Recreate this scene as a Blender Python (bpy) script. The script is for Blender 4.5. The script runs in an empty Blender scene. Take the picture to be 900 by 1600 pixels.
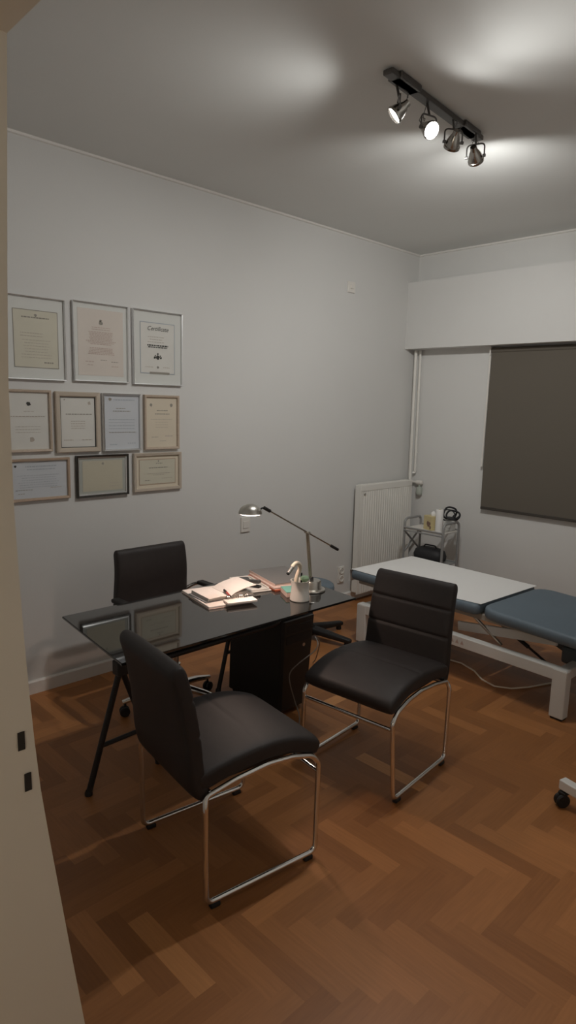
import bpy, bmesh, math, random
from mathutils import Vector, Matrix

random.seed(7)
PI = math.pi
scene = bpy.context.scene
C = scene.collection

# ------------------------------------------------------------------ camera, world, exposure
FOCAL_PX = 1012.96
yaw, pitch, roll = (math.radians(a) for a in (45.4015, 9.4994, 1.4515))
fwd = Vector((-math.sin(yaw) * math.cos(pitch), math.cos(yaw) * math.cos(pitch), -math.sin(pitch)))
rgt = Vector((math.cos(yaw), math.sin(yaw), 0))
up = rgt.cross(fwd)
r2 = rgt * math.cos(roll) + up * math.sin(roll)
u2 = up * math.cos(roll) - rgt * math.sin(roll)
cam_data = bpy.data.cameras.new('camera')
cam = bpy.data.objects.new('camera', cam_data)
C.objects.link(cam)
cam_data.sensor_fit = 'VERTICAL'
cam_data.sensor_height = 36.0
cam_data.sensor_width = 36.0 * 900 / 1600
cam_data.lens = FOCAL_PX * 36.0 / 1600
cam_data.clip_start = 0.02
cam.matrix_world = Matrix(((r2.x, u2.x, -fwd.x, 3.3313), (r2.y, u2.y, -fwd.y, -4.7584),
                           (r2.z, u2.z, -fwd.z, 1.5962), (0, 0, 0, 1)))
scene.camera = cam

world = bpy.data.worlds.new('night')
scene.world = world
world.use_nodes = True
world.node_tree.nodes['Background'].inputs[0].default_value = (0.5, 0.5, 0.55, 1)
world.node_tree.nodes['Background'].inputs[1].default_value = 0.0

scene.view_settings.view_transform = 'Standard'
scene.view_settings.look = 'None'
scene.view_settings.gamma = 1
scene.view_settings.use_curve_mapping = False
scene.view_settings.exposure = 0.12

SPOT_POWERS = (29.0, 14.0, 31.0, 38.0)   # wide light of the four ceiling spots
SPOT_MAIN = 66.0                            # main beam of the spot turned into the room
DESK_LAMP_POWER = 9.0
HALL_POWER = 11.0
SPOT_COLOR = (1.0, 0.99, 0.96)

H = 2.846                  # ceiling height
ROOM_X, ROOM_Y = 3.7, -4.36

# ------------------------------------------------------------------ materials
def mat(name, col, rough=0.5, metal=0.0, noise=0.0, scale=20.0, bump=0.0, bscale=200.0, coat=0.0, spec=0.5, attr=None,
        sheen=0.0, trans=0.0, alpha=1.0):
    m = bpy.data.materials.new(name)
    m.use_nodes = True
    nt = m.node_tree
    b = nt.nodes['Principled BSDF']
    b.inputs['Base Color'].default_value = (*col, 1)
    b.inputs['Roughness'].default_value = rough
    b.inputs['Metallic'].default_value = metal
    b.inputs['Specular IOR Level'].default_value = spec
    b.inputs['Coat Weight'].default_value = coat
    b.inputs['Coat Roughness'].default_value = 0.08
    b.inputs['Sheen Weight'].default_value = sheen
    b.inputs['Transmission Weight'].default_value = trans
    b.inputs['Alpha'].default_value = alpha
    tc = nt.nodes.new('ShaderNodeTexCoord')
    if noise:
        n = nt.nodes.new('ShaderNodeTexNoise')
        n.inputs['Scale'].default_value = scale
        n.inputs['Detail'].default_value = 6
        nt.links.new(tc.outputs['Object'], n.inputs['Vector'])
        mx = nt.nodes.new('ShaderNodeMix')
        mx.data_type = 'RGBA'
        mx.inputs[6].default_value = (*[c * (1 - noise) for c in col], 1)
        mx.inputs[7].default_value = (*[min(1, c * (1 + noise)) for c in col], 1)
        nt.links.new(n.outputs['Fac'], mx.inputs[0])
        nt.links.new(mx.outputs[2], b.inputs['Base Color'])
    if bump:
        n2 = nt.nodes.new('ShaderNodeTexNoise')
        n2.inputs['Scale'].default_value = bscale
        n2.inputs['Detail'].default_value = 4
        nt.links.new(tc.outputs['Object'], n2.inputs['Vector'])
        bp = nt.nodes.new('ShaderNodeBump')
        bp.inputs['Strength'].default_value = bump
        bp.inputs['Distance'].default_value = 0.002
        nt.links.new(n2.outputs['Fac'], bp.inputs['Height'])
        nt.links.new(bp.outputs['Normal'], b.inputs['Normal'])
    return m

def emit(name, col, strength):
    m = bpy.data.materials.new(name)
    m.use_nodes = True
    nt = m.node_tree
    nt.nodes.remove(nt.nodes['Principled BSDF'])
    e = nt.nodes.new('ShaderNodeEmission')
    e.inputs[0].default_value = (*col, 1)
    e.inputs[1].default_value = strength
    nt.links.new(e.outputs[0], nt.nodes['Material Output'].inputs[0])
    return m

def parquet():
    m = bpy.data.materials.new('oak_parquet')
    m.use_nodes = True
    nt = m.node_tree
    b = nt.nodes['Principled BSDF']
    at = nt.nodes.new('ShaderNodeAttribute')
    at.attribute_name = 'tone'
    ramp = nt.nodes.new('ShaderNodeValToRGB')
    el = ramp.color_ramp.elements
    el[0].position, el[0].color = 0.0, (0.26, 0.102, 0.032, 1)
    el[1].position, el[1].color = 1.0, (0.56, 0.26, 0.095, 1)
    e = el.new(0.5); e.color = (0.43, 0.180, 0.060, 1)
    sep = nt.nodes.new('ShaderNodeSeparateColor')
    nt.links.new(at.outputs['Color'], sep.inputs[0])
    nt.links.new(sep.outputs[0], ramp.inputs[0])
    # grain: stretched along the plank (green channel holds the direction)
    tc = nt.nodes.new('ShaderNodeTexCoord')
    def grain(sx, sy):
        mp = nt.nodes.new('ShaderNodeMapping')
        mp.inputs['Scale'].default_value = (sx, sy, 1)
        nt.links.new(tc.outputs['Object'], mp.inputs[0])
        n = nt.nodes.new('ShaderNodeTexNoise')
        n.inputs['Scale'].default_value = 1.0
        n.inputs['Detail'].default_value = 5
        nt.links.new(mp.outputs[0], n.inputs['Vector'])
        return n
    g1, g2 = grain(8, 120), grain(120, 8)
    mx = nt.nodes.new('ShaderNodeMix')
    nt.links.new(sep.outputs[1], mx.inputs[0])
    nt.links.new(g1.outputs['Fac'], mx.inputs[2])
    nt.links.new(g2.outputs['Fac'], mx.inputs[3])
    mr = nt.nodes.new('ShaderNodeMapRange')
    mr.inputs[1].default_value, mr.inputs[2].default_value = 0.3, 0.7
    mr.inputs[3].default_value, mr.inputs[4].default_value = 0.92, 1.08
    nt.links.new(mx.outputs[0], mr.inputs[0])
    mul = nt.nodes.new('ShaderNodeMix')
    mul.data_type = 'RGBA'; mul.blend_type = 'MULTIPLY'
    mul.inputs[0].default_value = 1.0
    nt.links.new(ramp.outputs[0], mul.inputs[6])
    nt.links.new(mr.outputs[0], mul.inputs[7])
    nt.links.new(mul.outputs[2], b.inputs['Base Color'])
    b.inputs['Roughness'].default_value = 0.42
    b.inputs['Specular IOR Level'].default_value = 0.35
    return m

M = dict(
    wall=mat('wall_plaster', (0.675, 0.668, 0.648), 0.85, noise=0.02, scale=3, bump=0.12, bscale=90),
    ceil=mat('ceiling_plaster', (0.75, 0.76, 0.74), 0.9, noise=0.02, scale=3, bump=0.1, bscale=80),
    trim=mat('white_trim_paint', (0.78, 0.76, 0.72), 0.45),
    jamb=mat('cream_door_paint', (0.68, 0.635, 0.55), 0.4, noise=0.02, scale=4),
    floor=parquet(),
    dark_hole=mat('dark_recess', (0.02, 0.016, 0.012), 0.8),
    hallwall=mat('hall_plaster', (0.62, 0.56, 0.46), 0.9),
    chrome=mat('chrome', (0.78, 0.77, 0.75), 0.12, 1.0),
    steel=mat('brushed_steel', (0.55, 0.53, 0.49), 0.32, 1.0),
    aged=mat('aged_nickel', (0.42, 0.38, 0.31), 0.35, 1.0),
    silver=mat('silver_frame_metal', (0.72, 0.72, 0.72), 0.28, 0.9),
    leather=mat('black_leatherette', (0.022, 0.017, 0.016), 0.58, noise=0.25, scale=30, bump=0.25, bscale=420, spec=0.45),
    rubber=mat('black_rubber', (0.012, 0.011, 0.011), 0.6),
    glass=mat('black_glass', (0.010, 0.009, 0.008), 0.03, spec=0.9, coat=0.30),
    blackmetal=mat('black_powder_coated_steel', (0.017, 0.016, 0.016), 0.45, bump=0.1, bscale=500),
    blackbox=mat('black_case_plastic', (0.010, 0.009, 0.009), 0.6),
    panel=mat('dark_front_plastic', (0.016, 0.014, 0.013), 0.42),
    grey_cable=mat('grey_cable', (0.22, 0.20, 0.18), 0.5),
    white_paint=mat('white_radiator_enamel', (0.77, 0.75, 0.70), 0.35),
    white_plastic=mat('white_plastic', (0.74, 0.71, 0.66), 0.4),
    cream=mat('cream_plastic', (0.70, 0.62, 0.50), 0.45),
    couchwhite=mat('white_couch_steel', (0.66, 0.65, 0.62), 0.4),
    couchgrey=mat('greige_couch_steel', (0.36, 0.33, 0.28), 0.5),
    blue=mat('slate_blue_vinyl', (0.128, 0.168, 0.203), 0.5, noise=0.06, scale=12, bump=0.12, bscale=400),
    paper=mat('white_couch_paper', (0.80, 0.79, 0.77), 0.8, bump=0.15, bscale=25),
    doc_cream=mat('cream_document', (0.592, 0.56, 0.451), 0.6, coat=0.5, noise=0.04, scale=9),
    doc_beige=mat('beige_document', (0.649, 0.586, 0.524), 0.6, coat=0.5, noise=0.03, scale=9),
    doc_white=mat('white_document', (0.677, 0.662, 0.615), 0.6, coat=0.5, noise=0.03, scale=9),
    doc_blue=mat('pale_blue_document', (0.574, 0.597, 0.628), 0.6, coat=0.5, noise=0.03, scale=9),
    doc_tan=mat('tan_document', (0.522, 0.483, 0.374), 0.6, coat=0.5, noise=0.04, scale=9),
    doc_yellow=mat('pale_yellow_document', (0.681, 0.602, 0.477), 0.6, coat=0.5, noise=0.04, scale=9),
    mount=mat('pale_grey_mount', (0.66, 0.665, 0.63), 0.7, coat=0.4),
    ink=mat('grey_ink', (0.30, 0.28, 0.24), 0.8),
    ink_soft=mat('faded_ink', (0.46, 0.41, 0.35), 0.8),
    ink_red=mat('rosy_ink', (0.50, 0.38, 0.33), 0.8),
    ink_blue=mat('blue_grey_ink', (0.38, 0.42, 0.46), 0.8),
    ink_dark=mat('dark_ink', (0.05, 0.05, 0.045), 0.8),
    wood_frame=mat('light_wood_frame', (0.52, 0.42, 0.33), 0.45, noise=0.15, scale=60),
    gold_frame=mat('champagne_frame', (0.58, 0.50, 0.41), 0.32, 0.25),
    bronze_frame=mat('brown_frame', (0.45, 0.33, 0.24), 0.4, noise=0.1, scale=50),
    black_frame=mat('black_frame_lacquer', (0.03, 0.025, 0.02), 0.25, coat=0.4),
    blind=mat('taupe_blind_fabric', (0.125, 0.108, 0.086), 0.85, noise=0.04, scale=400),
    blind_dark=mat('dark_blind_bar', (0.05, 0.042, 0.034), 0.6),
    lamp_metal=mat('spot_dark_steel', (0.13, 0.125, 0.12), 0.38, 0.7),
    reflector=mat('spot_reflector_metal', (0.42, 0.40, 0.37), 0.22, 1.0),
    bulb=emit('spot_lens_glow', (1.0, 0.97, 0.92), 30.0),
    desk_bulb=emit('desk_bulb_glow', (1.0, 0.86, 0.74), 9.0),
    page=mat('white_page', (0.80, 0.74, 0.69), 0.75),
    page_side=mat('page_edges', (0.58, 0.54, 0.50), 0.85, noise=0.2, scale=300),
    greycover=mat('grey_cover', (0.20, 0.20, 0.205), 0.55),
    pink=mat('salmon_folder', (0.78, 0.60, 0.53), 0.6),
    orange=mat('orange_folder', (0.66, 0.16, 0.07), 0.55),
    teal=mat('mint_card', (0.20, 0.46, 0.38), 0.6),
    greyfolder=mat('smoky_grey_folder', (0.20, 0.185, 0.175), 0.35),
    red=mat('red_pen_plastic', (0.50, 0.06, 0.05), 0.4),
    slate=mat('slate_plastic', (0.075, 0.095, 0.110), 0.5),
    trolleygrey=mat('grey_trolley_tube', (0.30, 0.30, 0.295), 0.4, 0.2),
    yellowbox=mat('yellow_carton', (0.60, 0.50, 0.27), 0.6, noise=0.12, scale=45),
    picture=mat('brown_box_print', (0.20, 0.12, 0.09), 0.6),
    blacknylon=mat('black_strap_nylon', (0.02, 0.02, 0.022), 0.6),
    clearbag=mat('frosted_plastic_bag', (0.72, 0.72, 0.70), 0.4, alpha=0.5),
    green=mat('green_cap', (0.32, 0.47, 0.30), 0.5),
)

# ------------------------------------------------------------------ mesh helpers
def obj(name, bm, material, parent=None, smooth=False, angle=40):
    bmesh.ops.recalc_face_normals(bm, faces=bm.faces[:])
    me = bpy.data.meshes.new(name)
    bm.to_mesh(me)
    bm.free()
    mats = material if isinstance(material, (list, tuple)) else [material]
    for m in mats:
        me.materials.append(m)
    if smooth:
        me.polygons.foreach_set('use_smooth', [True] * len(me.polygons))
        if angle:
            me.set_sharp_from_angle(angle=math.radians(angle))
    o = bpy.data.objects.new(name, me)
    C.objects.link(o)
    if parent is not None:
        o.parent = parent
    return o

def tag(o, label=None, cat=None, group=None, kind=None):
    if label: o['label'] = label
    if cat: o['category'] = cat
    if group: o['group'] = group
    if kind: o['kind'] = kind
    return o

def thing(name, label, cat, loc=(0, 0, 0), rz=0.0, group=None):
    o = bpy.data.objects.new(name, None)
    C.objects.link(o)
    o.empty_display_size = 0.05
    o.location = loc
    o.rotation_euler = (0, 0, rz)
    return tag(o, label, cat, group)

def struct(name, bm, m, parent=None, smooth=False):
    o = obj(name, bm, m, parent, smooth)
    if parent is None:
        o['kind'] = 'structure'
    return o

def dup(root, loc, rz, label, group=None):
    r = root.copy(); C.objects.link(r)
    r.location = loc; r.rotation_euler = (0, 0, rz); r['label'] = label
    if group: r['group'] = group
    for ch in list(root.children):
        c = ch.copy(); C.objects.link(c); c.parent = r
        for g in list(ch.children):
            d = g.copy(); C.objects.link(d); d.parent = c
    return r

def NB():
    return bmesh.new()

def box(bm, c, s, bevel=0.0, rot=None, seg=2):
    r = bmesh.ops.create_cube(bm, size=1.0)
    vs = r['verts']
    for v in vs:
        v.co = Vector((v.co.x * s[0], v.co.y * s[1], v.co.z * s[2]))
    if bevel:
        es = list({e for v in vs for e in v.link_edges})
        rb = bmesh.ops.bevel(bm, geom=es, offset=bevel, segments=seg, profile=0.5, affect='EDGES')
        vs = list({v for f in rb['faces'] for v in f.verts} | {v for v in vs if v.is_valid})
        # include every vertex of the connected piece
        stack, seen = list(vs), set(vs)
        while stack:
            v = stack.pop()
            for e in v.link_edges:
                w = e.other_vert(v)
                if w not in seen:
                    seen.add(w); stack.append(w)
        vs = list(seen)
    mtx = Matrix.Translation(Vector(c)) @ (rot.to_4x4() if rot is not None else Matrix.Identity(4))
    for v in vs:
        v.co = mtx @ v.co
    return vs

def bx(bm, x0, x1, y0, y1, z0, z1, bevel=0.0):
    return box(bm, ((x0 + x1) / 2, (y0 + y1) / 2, (z0 + z1) / 2), (abs(x1 - x0), abs(y1 - y0), abs(z1 - z0)), bevel)

def fillet(pts, r, n=5):
    pts = [Vector(p) for p in pts]
    out = [pts[0]]
    for i in range(1, len(pts) - 1):
        a, b, c = pts[i - 1], pts[i], pts[i + 1]
        rr = r[i] if isinstance(r, (list, tuple)) else r
        d1, d2 = (a - b), (c - b)
        l = min(rr, d1.length * 0.49, d2.length * 0.49)
        p, q = b + d1.normalized() * l, b + d2.normalized() * l
        for k in range(n + 1):
            t = k / n
            out.append(p * (1 - t) ** 2 + b * 2 * t * (1 - t) + q * t * t)
    out.append(pts[-1])
    return out

def tube(bm, pts, r, seg=10, closed=False, caps=True):
    pts = [Vector(p) for p in pts]
    n = len(pts)
    rad = r if isinstance(r, (list, tuple)) else [r] * n
    rings = []
    prev = None
    for i in range(n):
        if closed:
            t = (pts[(i + 1) % n] - pts[i - 1])
        else:
            t = pts[min(i + 1, n - 1)] - pts[max(i - 1, 0)]
        t.normalize()
        if prev is None:
            ref = Vector((0, 0, 1)) if abs(t.z) < 0.9 else Vector((1, 0, 0))
            nn = t.cross(ref).normalized()
        else:
            nn = (prev - t * prev.dot(t)).normalized()
        prev = nn
        bb = t.cross(nn)
        rings.append([bm.verts.new(pts[i] + (nn * math.cos(2 * PI * k / seg) + bb * math.sin(2 * PI * k / seg)) * rad[i]) for k in range(seg)])
    m = n if closed else n - 1
    for i in range(m):
        a, b = rings[i], rings[(i + 1) % n]
        for k in range(seg):
            bm.faces.new((a[k], a[(k + 1) % seg], b[(k + 1) % seg], b[k]))
    if caps and not closed:
        bm.faces.new(rings[0][::-1]); bm.faces.new(rings[-1])

def lathe(bm, prof, seg=24, mtx=None):
    mtx = mtx or Matrix.Identity(4)
    rings = []
    for r, z in prof:
        if r < 1e-6:
            rings.append([bm.verts.new(mtx @ Vector((0, 0, z)))])
        else:
            rings.append([bm.verts.new(mtx @ Vector((r * math.cos(2 * PI * k / seg), r * math.sin(2 * PI * k / seg), z))) for k in range(seg)])
    for a, b in zip(rings, rings[1:]):
        for k in range(seg):
            k2 = (k + 1) % seg
            if len(a) == 1 and len(b) == 1:
                continue
            if len(a) == 1:
                bm.faces.new((a[0], b[k], b[k2]))
            elif len(b) == 1:
                bm.faces.new((a[k], a[k2], b[0]))
            else:
                bm.faces.new((a[k], a[k2], b[k2], b[k]))
    return rings

def loft(bm, rings, cap=True):
    vr = [[bm.verts.new(Vector(p)) for p in ring] for ring in rings]
    n = len(vr[0])
    for a, b in zip(vr, vr[1:]):
        for k in range(n):
            bm.faces.new((a[k], a[(k + 1) % n], b[(k + 1) % n], b[k]))
    if cap:
        bm.faces.new(vr[0][::-1]); bm.faces.new(vr[-1])

def prism(bm, poly, axis, a0, a1):
    """poly: 2-D points; extruded along axis 0/1/2 between a0 and a1 (the other two axes in order)."""
    def P(p, a):
        if axis == 0: return Vector((a, p[0], p[1]))
        if axis == 1: return Vector((p[0], a, p[1]))
        return Vector((p[0], p[1], a))
    A = [bm.verts.new(P(p, a0)) for p in poly]
    B = [bm.verts.new(P(p, a1)) for p in poly]
    n = len(poly)
    for k in range(n):
        bm.faces.new((A[k], A[(k + 1) % n], B[(k + 1) % n], B[k]))
    bm.faces.new(A[::-1]); bm.faces.new(B)

def superring(w, t, n=40, e=5.0):
    """closed outline in 2-D of a rounded rectangle of full width w and thickness t"""
    out = []
    for k in range(n):
        a = 2 * PI * (k + 0.5) / n
        c, s = math.cos(a), math.sin(a)
        out.append((math.copysign(abs(c) ** (2 / e), c) * w / 2, math.copysign(abs(s) ** (2 / e), s) * t / 2))
    return out

def align(direction, loc):
    """matrix whose +Z looks along direction, placed at loc"""
    q = Vector(direction).normalized().to_track_quat('Z', 'Y')
    return Matrix.Translation(Vector(loc)) @ q.to_matrix().to_4x4()

# ------------------------------------------------------------------ structure
def herringbone():
    W, n = 0.07, 5
    bm = NB()
    col = bm.loops.layers.color.new('tone')
    x0, x1, y0, y1 = 0.0, ROOM_X, -6.3, 0.0
    rnd = random.Random(11)
    def quad(ax, ay, bx_, by, d):
        if bx_ < x0 - .01 or ax > x1 + .01 or by < y0 - .01 or ay > y1 + .01:
            return
        ax, bx_ = max(ax, x0), min(bx_, x1); ay, by = max(ay, y0), min(by, y1)
        if bx_ - ax < 1e-4 or by - ay < 1e-4:
            return
        f = bm.faces.new([bm.verts.new((px, py, 0)) for px, py in ((ax, ay), (bx_, ay), (bx_, by), (ax, by))])
        t = min(1, max(0, rnd.gauss(0.5, 0.13) + (0.25 if rnd.random() < 0.05 else 0) - (0.3 if rnd.random() < 0.06 else 0)))
        for l in f.loops:
            l[col] = (t, d, 0, 1)
    A = int(x1 / W) + 8
    B0 = int(y0 / W) - 8
    for b in range(B0, 8):
        for a in range(-8, A):
            d = (a - b) % (2 * n)
            if d == 0:
                quad(a * W, b * W, (a + n) * W, (b + 1) * W, 0.0)
            if d == 2 * n - 1:
                quad(a * W, b * W, (a + 1) * W, (b + n) * W, 1.0)
    o = struct('floor', bm, M['floor'])
    return o

herringbone()
bm = NB(); bx(bm, 0, ROOM_X, -6.3, 0, -0.08, -0.004)
struct('floor_slab', bm, M['dark_hole'])
bm = NB(); bx(bm, -0.1, ROOM_X + 0.1, -6.4, 0.1, H, H + 0.1)
struct('ceiling', bm, M['ceil'])
bm = NB(); bx(bm, -0.1, 0, ROOM_Y - 0.14, 0.1, 0, H)
struct('wall_left', bm, M['wall'])
bm = NB(); bx(bm, 0, ROOM_X, 0, 0.1, 0, H)
struct('wall_back', bm, M['wall'])
bm = NB(); bx(bm, ROOM_X, ROOM_X + 0.1, ROOM_Y - 0.14, 0.1, 0, H)
struct('wall_right', bm, M['wall'])
DX0, DX1, DH = 2.33, 3.30, 2.097
bm = NB()
bx(bm, 0, DX0 - 0.05, ROOM_Y - 0.14, ROOM_Y, 0, H)
bx(bm, DX1 + 0.05, ROOM_X, ROOM_Y - 0.14, ROOM_Y, 0, H)
bx(bm, DX0 - 0.05, DX1 + 0.05, ROOM_Y - 0.14, ROOM_Y, DH + 0.05, H)
struct('wall_front', bm, M['wall'])
bm = NB()
bx(bm, 1.4, 1.5, -6.3, ROOM_Y - 0.14, 0, H)
bx(bm, ROOM_X, ROOM_X + 0.1, -6.3, ROOM_Y - 0.14, 0, H)
bx(bm, 1.4, ROOM_X + 0.1, -6.4, -6.3, 0, H)
struct('wall_south', bm, M['hallwall'])
# beam box over the window, with a smaller step above it
bm = NB(); bx(bm, 0, ROOM_X, -0.14, 0, 2.072, 2.606)
struct('trim_1', bm, M['wall'])
# small plaster bead where walls meet ceiling
bm = NB(); prism(bm, [(0, H), (0.014, H), (0.010, H - 0.010), (0, H - 0.014)], 1, ROOM_Y, 0)
struct('trim_2', bm, M['trim'])
bm = NB(); prism(bm, [(0, H), (-0.014, H), (-0.010, H - 0.010), (0, H - 0.014)], 0, 0, ROOM_X)
struct('trim_3', bm, M['trim'])
# skirting
bm = NB(); prism(bm, [(0, 0), (0.016, 0), (0.016, 0.066), (0.010, 0.074), (0, 0.074)], 1, ROOM_Y, 0)
struct('baseboard_left', bm, M['trim'])
bm = NB(); prism(bm, [(-0.016, 0), (-0.016, 0.066), (-0.010, 0.074), (0, 0.074), (0, 0)], 0, 0.016, ROOM_X)
struct('baseboard_back', bm, M['trim'])
# door frame
JY = [(0.0, -4.225), (0.2, -4.250), (0.426, -4.277), (0.60, -4.300), (0.748, -4.319), (0.85, -4.332), (0.943, -4.343), (1.033, -4.350),
      (1.118, -4.355), (1.22, -4.360), (1.316, -4.363), (1.42, -4.366), (1.615, -4.366), (1.762, -4.361), (1.964, -4.352), (2.097, -4.346), (2.16, -4.346)]
bm = NB()
prism(bm, [(y, z) for z, y in JY] + [(-4.52, 2.16), (-4.52, 0.0)], 0, DX0 - 0.055, DX0)
bx(bm, DX1, DX1 + 0.055, -4.52, -4.346, 0, 2.16)
bx(bm, DX0, DX1, -4.52, -4.346, DH, 2.16)
door = struct('door_1', bm, M['jamb'])
for yc, zc in ((-4.372, 1.040), (-4.364, 0.964)):
    bm = NB(); bx(bm, DX0 + 0.0008, DX0 + 0.0020, yc - 0.0058, yc + 0.0058, zc - 0.016, zc + 0.016, 0.0003)
    obj('latch_hole', bm, M['dark_hole'], door)

# ------------------------------------------------------------------ ceiling spotlight bar
def spot_light(loc, axis, power, angle=160, blend=1.0, name='spot_beam'):
    l = bpy.data.lights.new(name, 'SPOT')
    l.energy = power; l.color = SPOT_COLOR
    l.spot_size = math.radians(angle); l.spot_blend = blend
    l.shadow_soft_size = 0.022
    o = bpy.data.objects.new(name, l)
    C.objects.link(o)
    q = (-Vector(axis)).normalized().to_track_quat('Z', 'Y')
    o.location = loc
    o.rotation_euler = q.to_euler()
    return o

fix = thing('ceiling_spotlight', 'dark steel ceiling bar with four adjustable spotlights', 'ceiling light', (1.635, -2.26, H))
bar_dir = Vector((1.60 - 1.67, -1.84 + 2.66, 0)).normalized()
bar_n = Vector((bar_dir.y, -bar_dir.x, 0))
rotm = Matrix((( bar_n.x, bar_dir.x, 0), (bar_n.y, bar_dir.y, 0), (0, 0, 1)))
bm = NB(); box(bm, (0, 0, -0.016), (0.045, 0.79, 0.020), 0.004, rotm)
obj('bar', bm, M['lamp_metal'], fix)
for s in (-0.27, 0.27):
    bm = NB(); p = bar_dir * s
    box(bm, (p.x, p.y, -0.014), (0.065, 0.15, 0.024), 0.005, rotm)
    obj('mounting_box', bm, M['lamp_metal'], fix)
SPOTS = [((1.655, -2.560, 2.722), (-0.64, -0.62, -0.80)),
         ((1.655, -2.352, 2.720), (0.84, -0.22, -0.54)),
         ((1.645, -2.150, 2.728), (-0.66, 0.48, -0.72)),
         ((1.640, -1.955, 2.722), (-0.20, 0.70, -0.50))]
for i, (p, ax) in enumerate(SPOTS):
    lp = Vector(p) - Vector((1.635, -2.26, H))
    ax = Vector(ax).normalized()
    side = ax.cross(Vector((0, 0, 1))).normalized()
    top = Vector((lp.x * 0.3 - 0.0, lp.y, -0.024))
    # gimbal bracket: stem down from the bar, fork to both sides of the head
    bm = NB()
    fork = [lp + side * 0.040, lp + side * 0.040 + Vector((0, 0, 0.052)), lp - side * 0.040 + Vector((0, 0, 0.052)), lp - side * 0.040]
    tube(bm, fillet(fork, 0.018), 0.0034, 8)
    tube(bm, [top, Vector((lp.x, lp.y, lp.z + 0.052))], 0.005, 8)
    tube(bm, [lp + side * 0.046, lp + side * 0.034], 0.007, 8)
    tube(bm, [lp - side * 0.046, lp - side * 0.034], 0.007, 8)
    # loop of lamp wire
    w0 = lp - ax * 0.045
    tube(bm, [w0, w0 + Vector((0, 0, 0.018)) + side * 0.02, w0 + Vector((0, 0, 0.034)) + side * 0.012, w0 + Vector((0, 0, 0.030)) - side * 0.012,
              w0 + Vector((0, 0, 0.018)) - side * 0.006, w0 + Vector((0, 0, 0.040)), top], 0.0016, 6)
    obj('bracket', bm, M['lamp_metal'], fix, True)
    bm = NB()
    prof = [(0.0, -0.050), (0.014, -0.050), (0.016, -0.034), (0.018, -0.030), (0.024, -0.018), (0.030, -0.002), (0.033, 0.012), (0.036, 0.014), (0.036, 0.024),
            (0.033, 0.024), (0.031, 0.016), (0.030, 0.014)]
    lathe(bm, prof, 24, align(ax, lp))
    head = obj('lamp_head', bm, M['reflector'], fix, True)
    bm = NB()
    lathe(bm, [(0.0, 0.0195), (0.022, 0.018), (0.0295, 0.015)], 24, align(ax, lp))
    obj('lens', bm, M['bulb'], head, True)
    spot_light(Vector(p) + ax * 0.027, ax, SPOT_POWERS[i])
    if i == 1:
        spot_light(Vector(p) + ax * 0.027, ax, SPOT_MAIN, 118, 1.0)

# unseen fill light added low in the hall to brighten the door jamb
hl = bpy.data.lights.new('hall_fill', 'POINT'); hl.energy = HALL_POWER; hl.color = (1.0, 0.92, 0.80); hl.shadow_soft_size = 0.12
ho = bpy.data.objects.new('hall_fill', hl); C.objects.link(ho); ho.location = (3.35, -6.05, 1.25)

# ------------------------------------------------------------------ framed certificates on the left wall
def rect_ring(bm, w, h, prof):
    """frame moulding: prof = list of (inset, height) -> closed mitred ring"""
    rings = []
    for ins, x in prof:
        a, b = w / 2 - ins, h / 2 - ins
        rings.append([bm.verts.new((x, sy * a, sz * b)) for sy, sz in ((-1, -1), (1, -1), (1, 1), (-1, 1))])
    for r0, r1 in zip(rings, rings[1:]):
        for k in range(4):
            bm.faces.new((r0[k], r0[(k + 1) % 4], r1[(k + 1) % 4], r1[k]))

def line(bm, x, y0, y1, z, t):
    bm.faces.new([bm.verts.new(p) for p in ((x, y0, z - t / 2), (x, y1, z - t / 2), (x, y1, z + t / 2), (x, y0, z + t / 2))])

def words(bm, rnd, x, yc, width, z, t):
    """one line of small print, as a row of word-sized dashes"""
    y = yc - width / 2
    while y < yc + width / 2 - 0.002:
        w = min(rnd.uniform(0.006, 0.018), yc + width / 2 - y)
        line(bm, x, y, y + w, z, t)
        y += w + 0.003

def blob(bm, x, y, z, r, n=14, rnd=None):
    vs = []
    for k in range(n):
        a = 2 * PI * k / n
        rr = r * (1 if rnd is None else rnd.uniform(0.7, 1.1))
        vs.append(bm.verts.new((x, y + rr * math.cos(a), z + rr * math.sin(a))))
    bm.faces.new(vs)

def text_mesh(s, size, shear=0.0):
    cu = bpy.data.curves.new('lettering', 'FONT')
    cu.body = s; cu.size = size; cu.shear = shear; cu.align_x = 'CENTER'; cu.align_y = 'CENTER'
    tmp = bpy.data.objects.new('lettering', cu)
    C.objects.link(tmp)
    dg = bpy.context.evaluated_depsgraph_get()
    me = bpy.data.meshes.new_from_object(tmp.evaluated_get(dg))
    bpy.data.objects.remove(tmp)
    b = NB(); b.from_mesh(me)
    bpy.data.meshes.remove(me)
    return b

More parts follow.
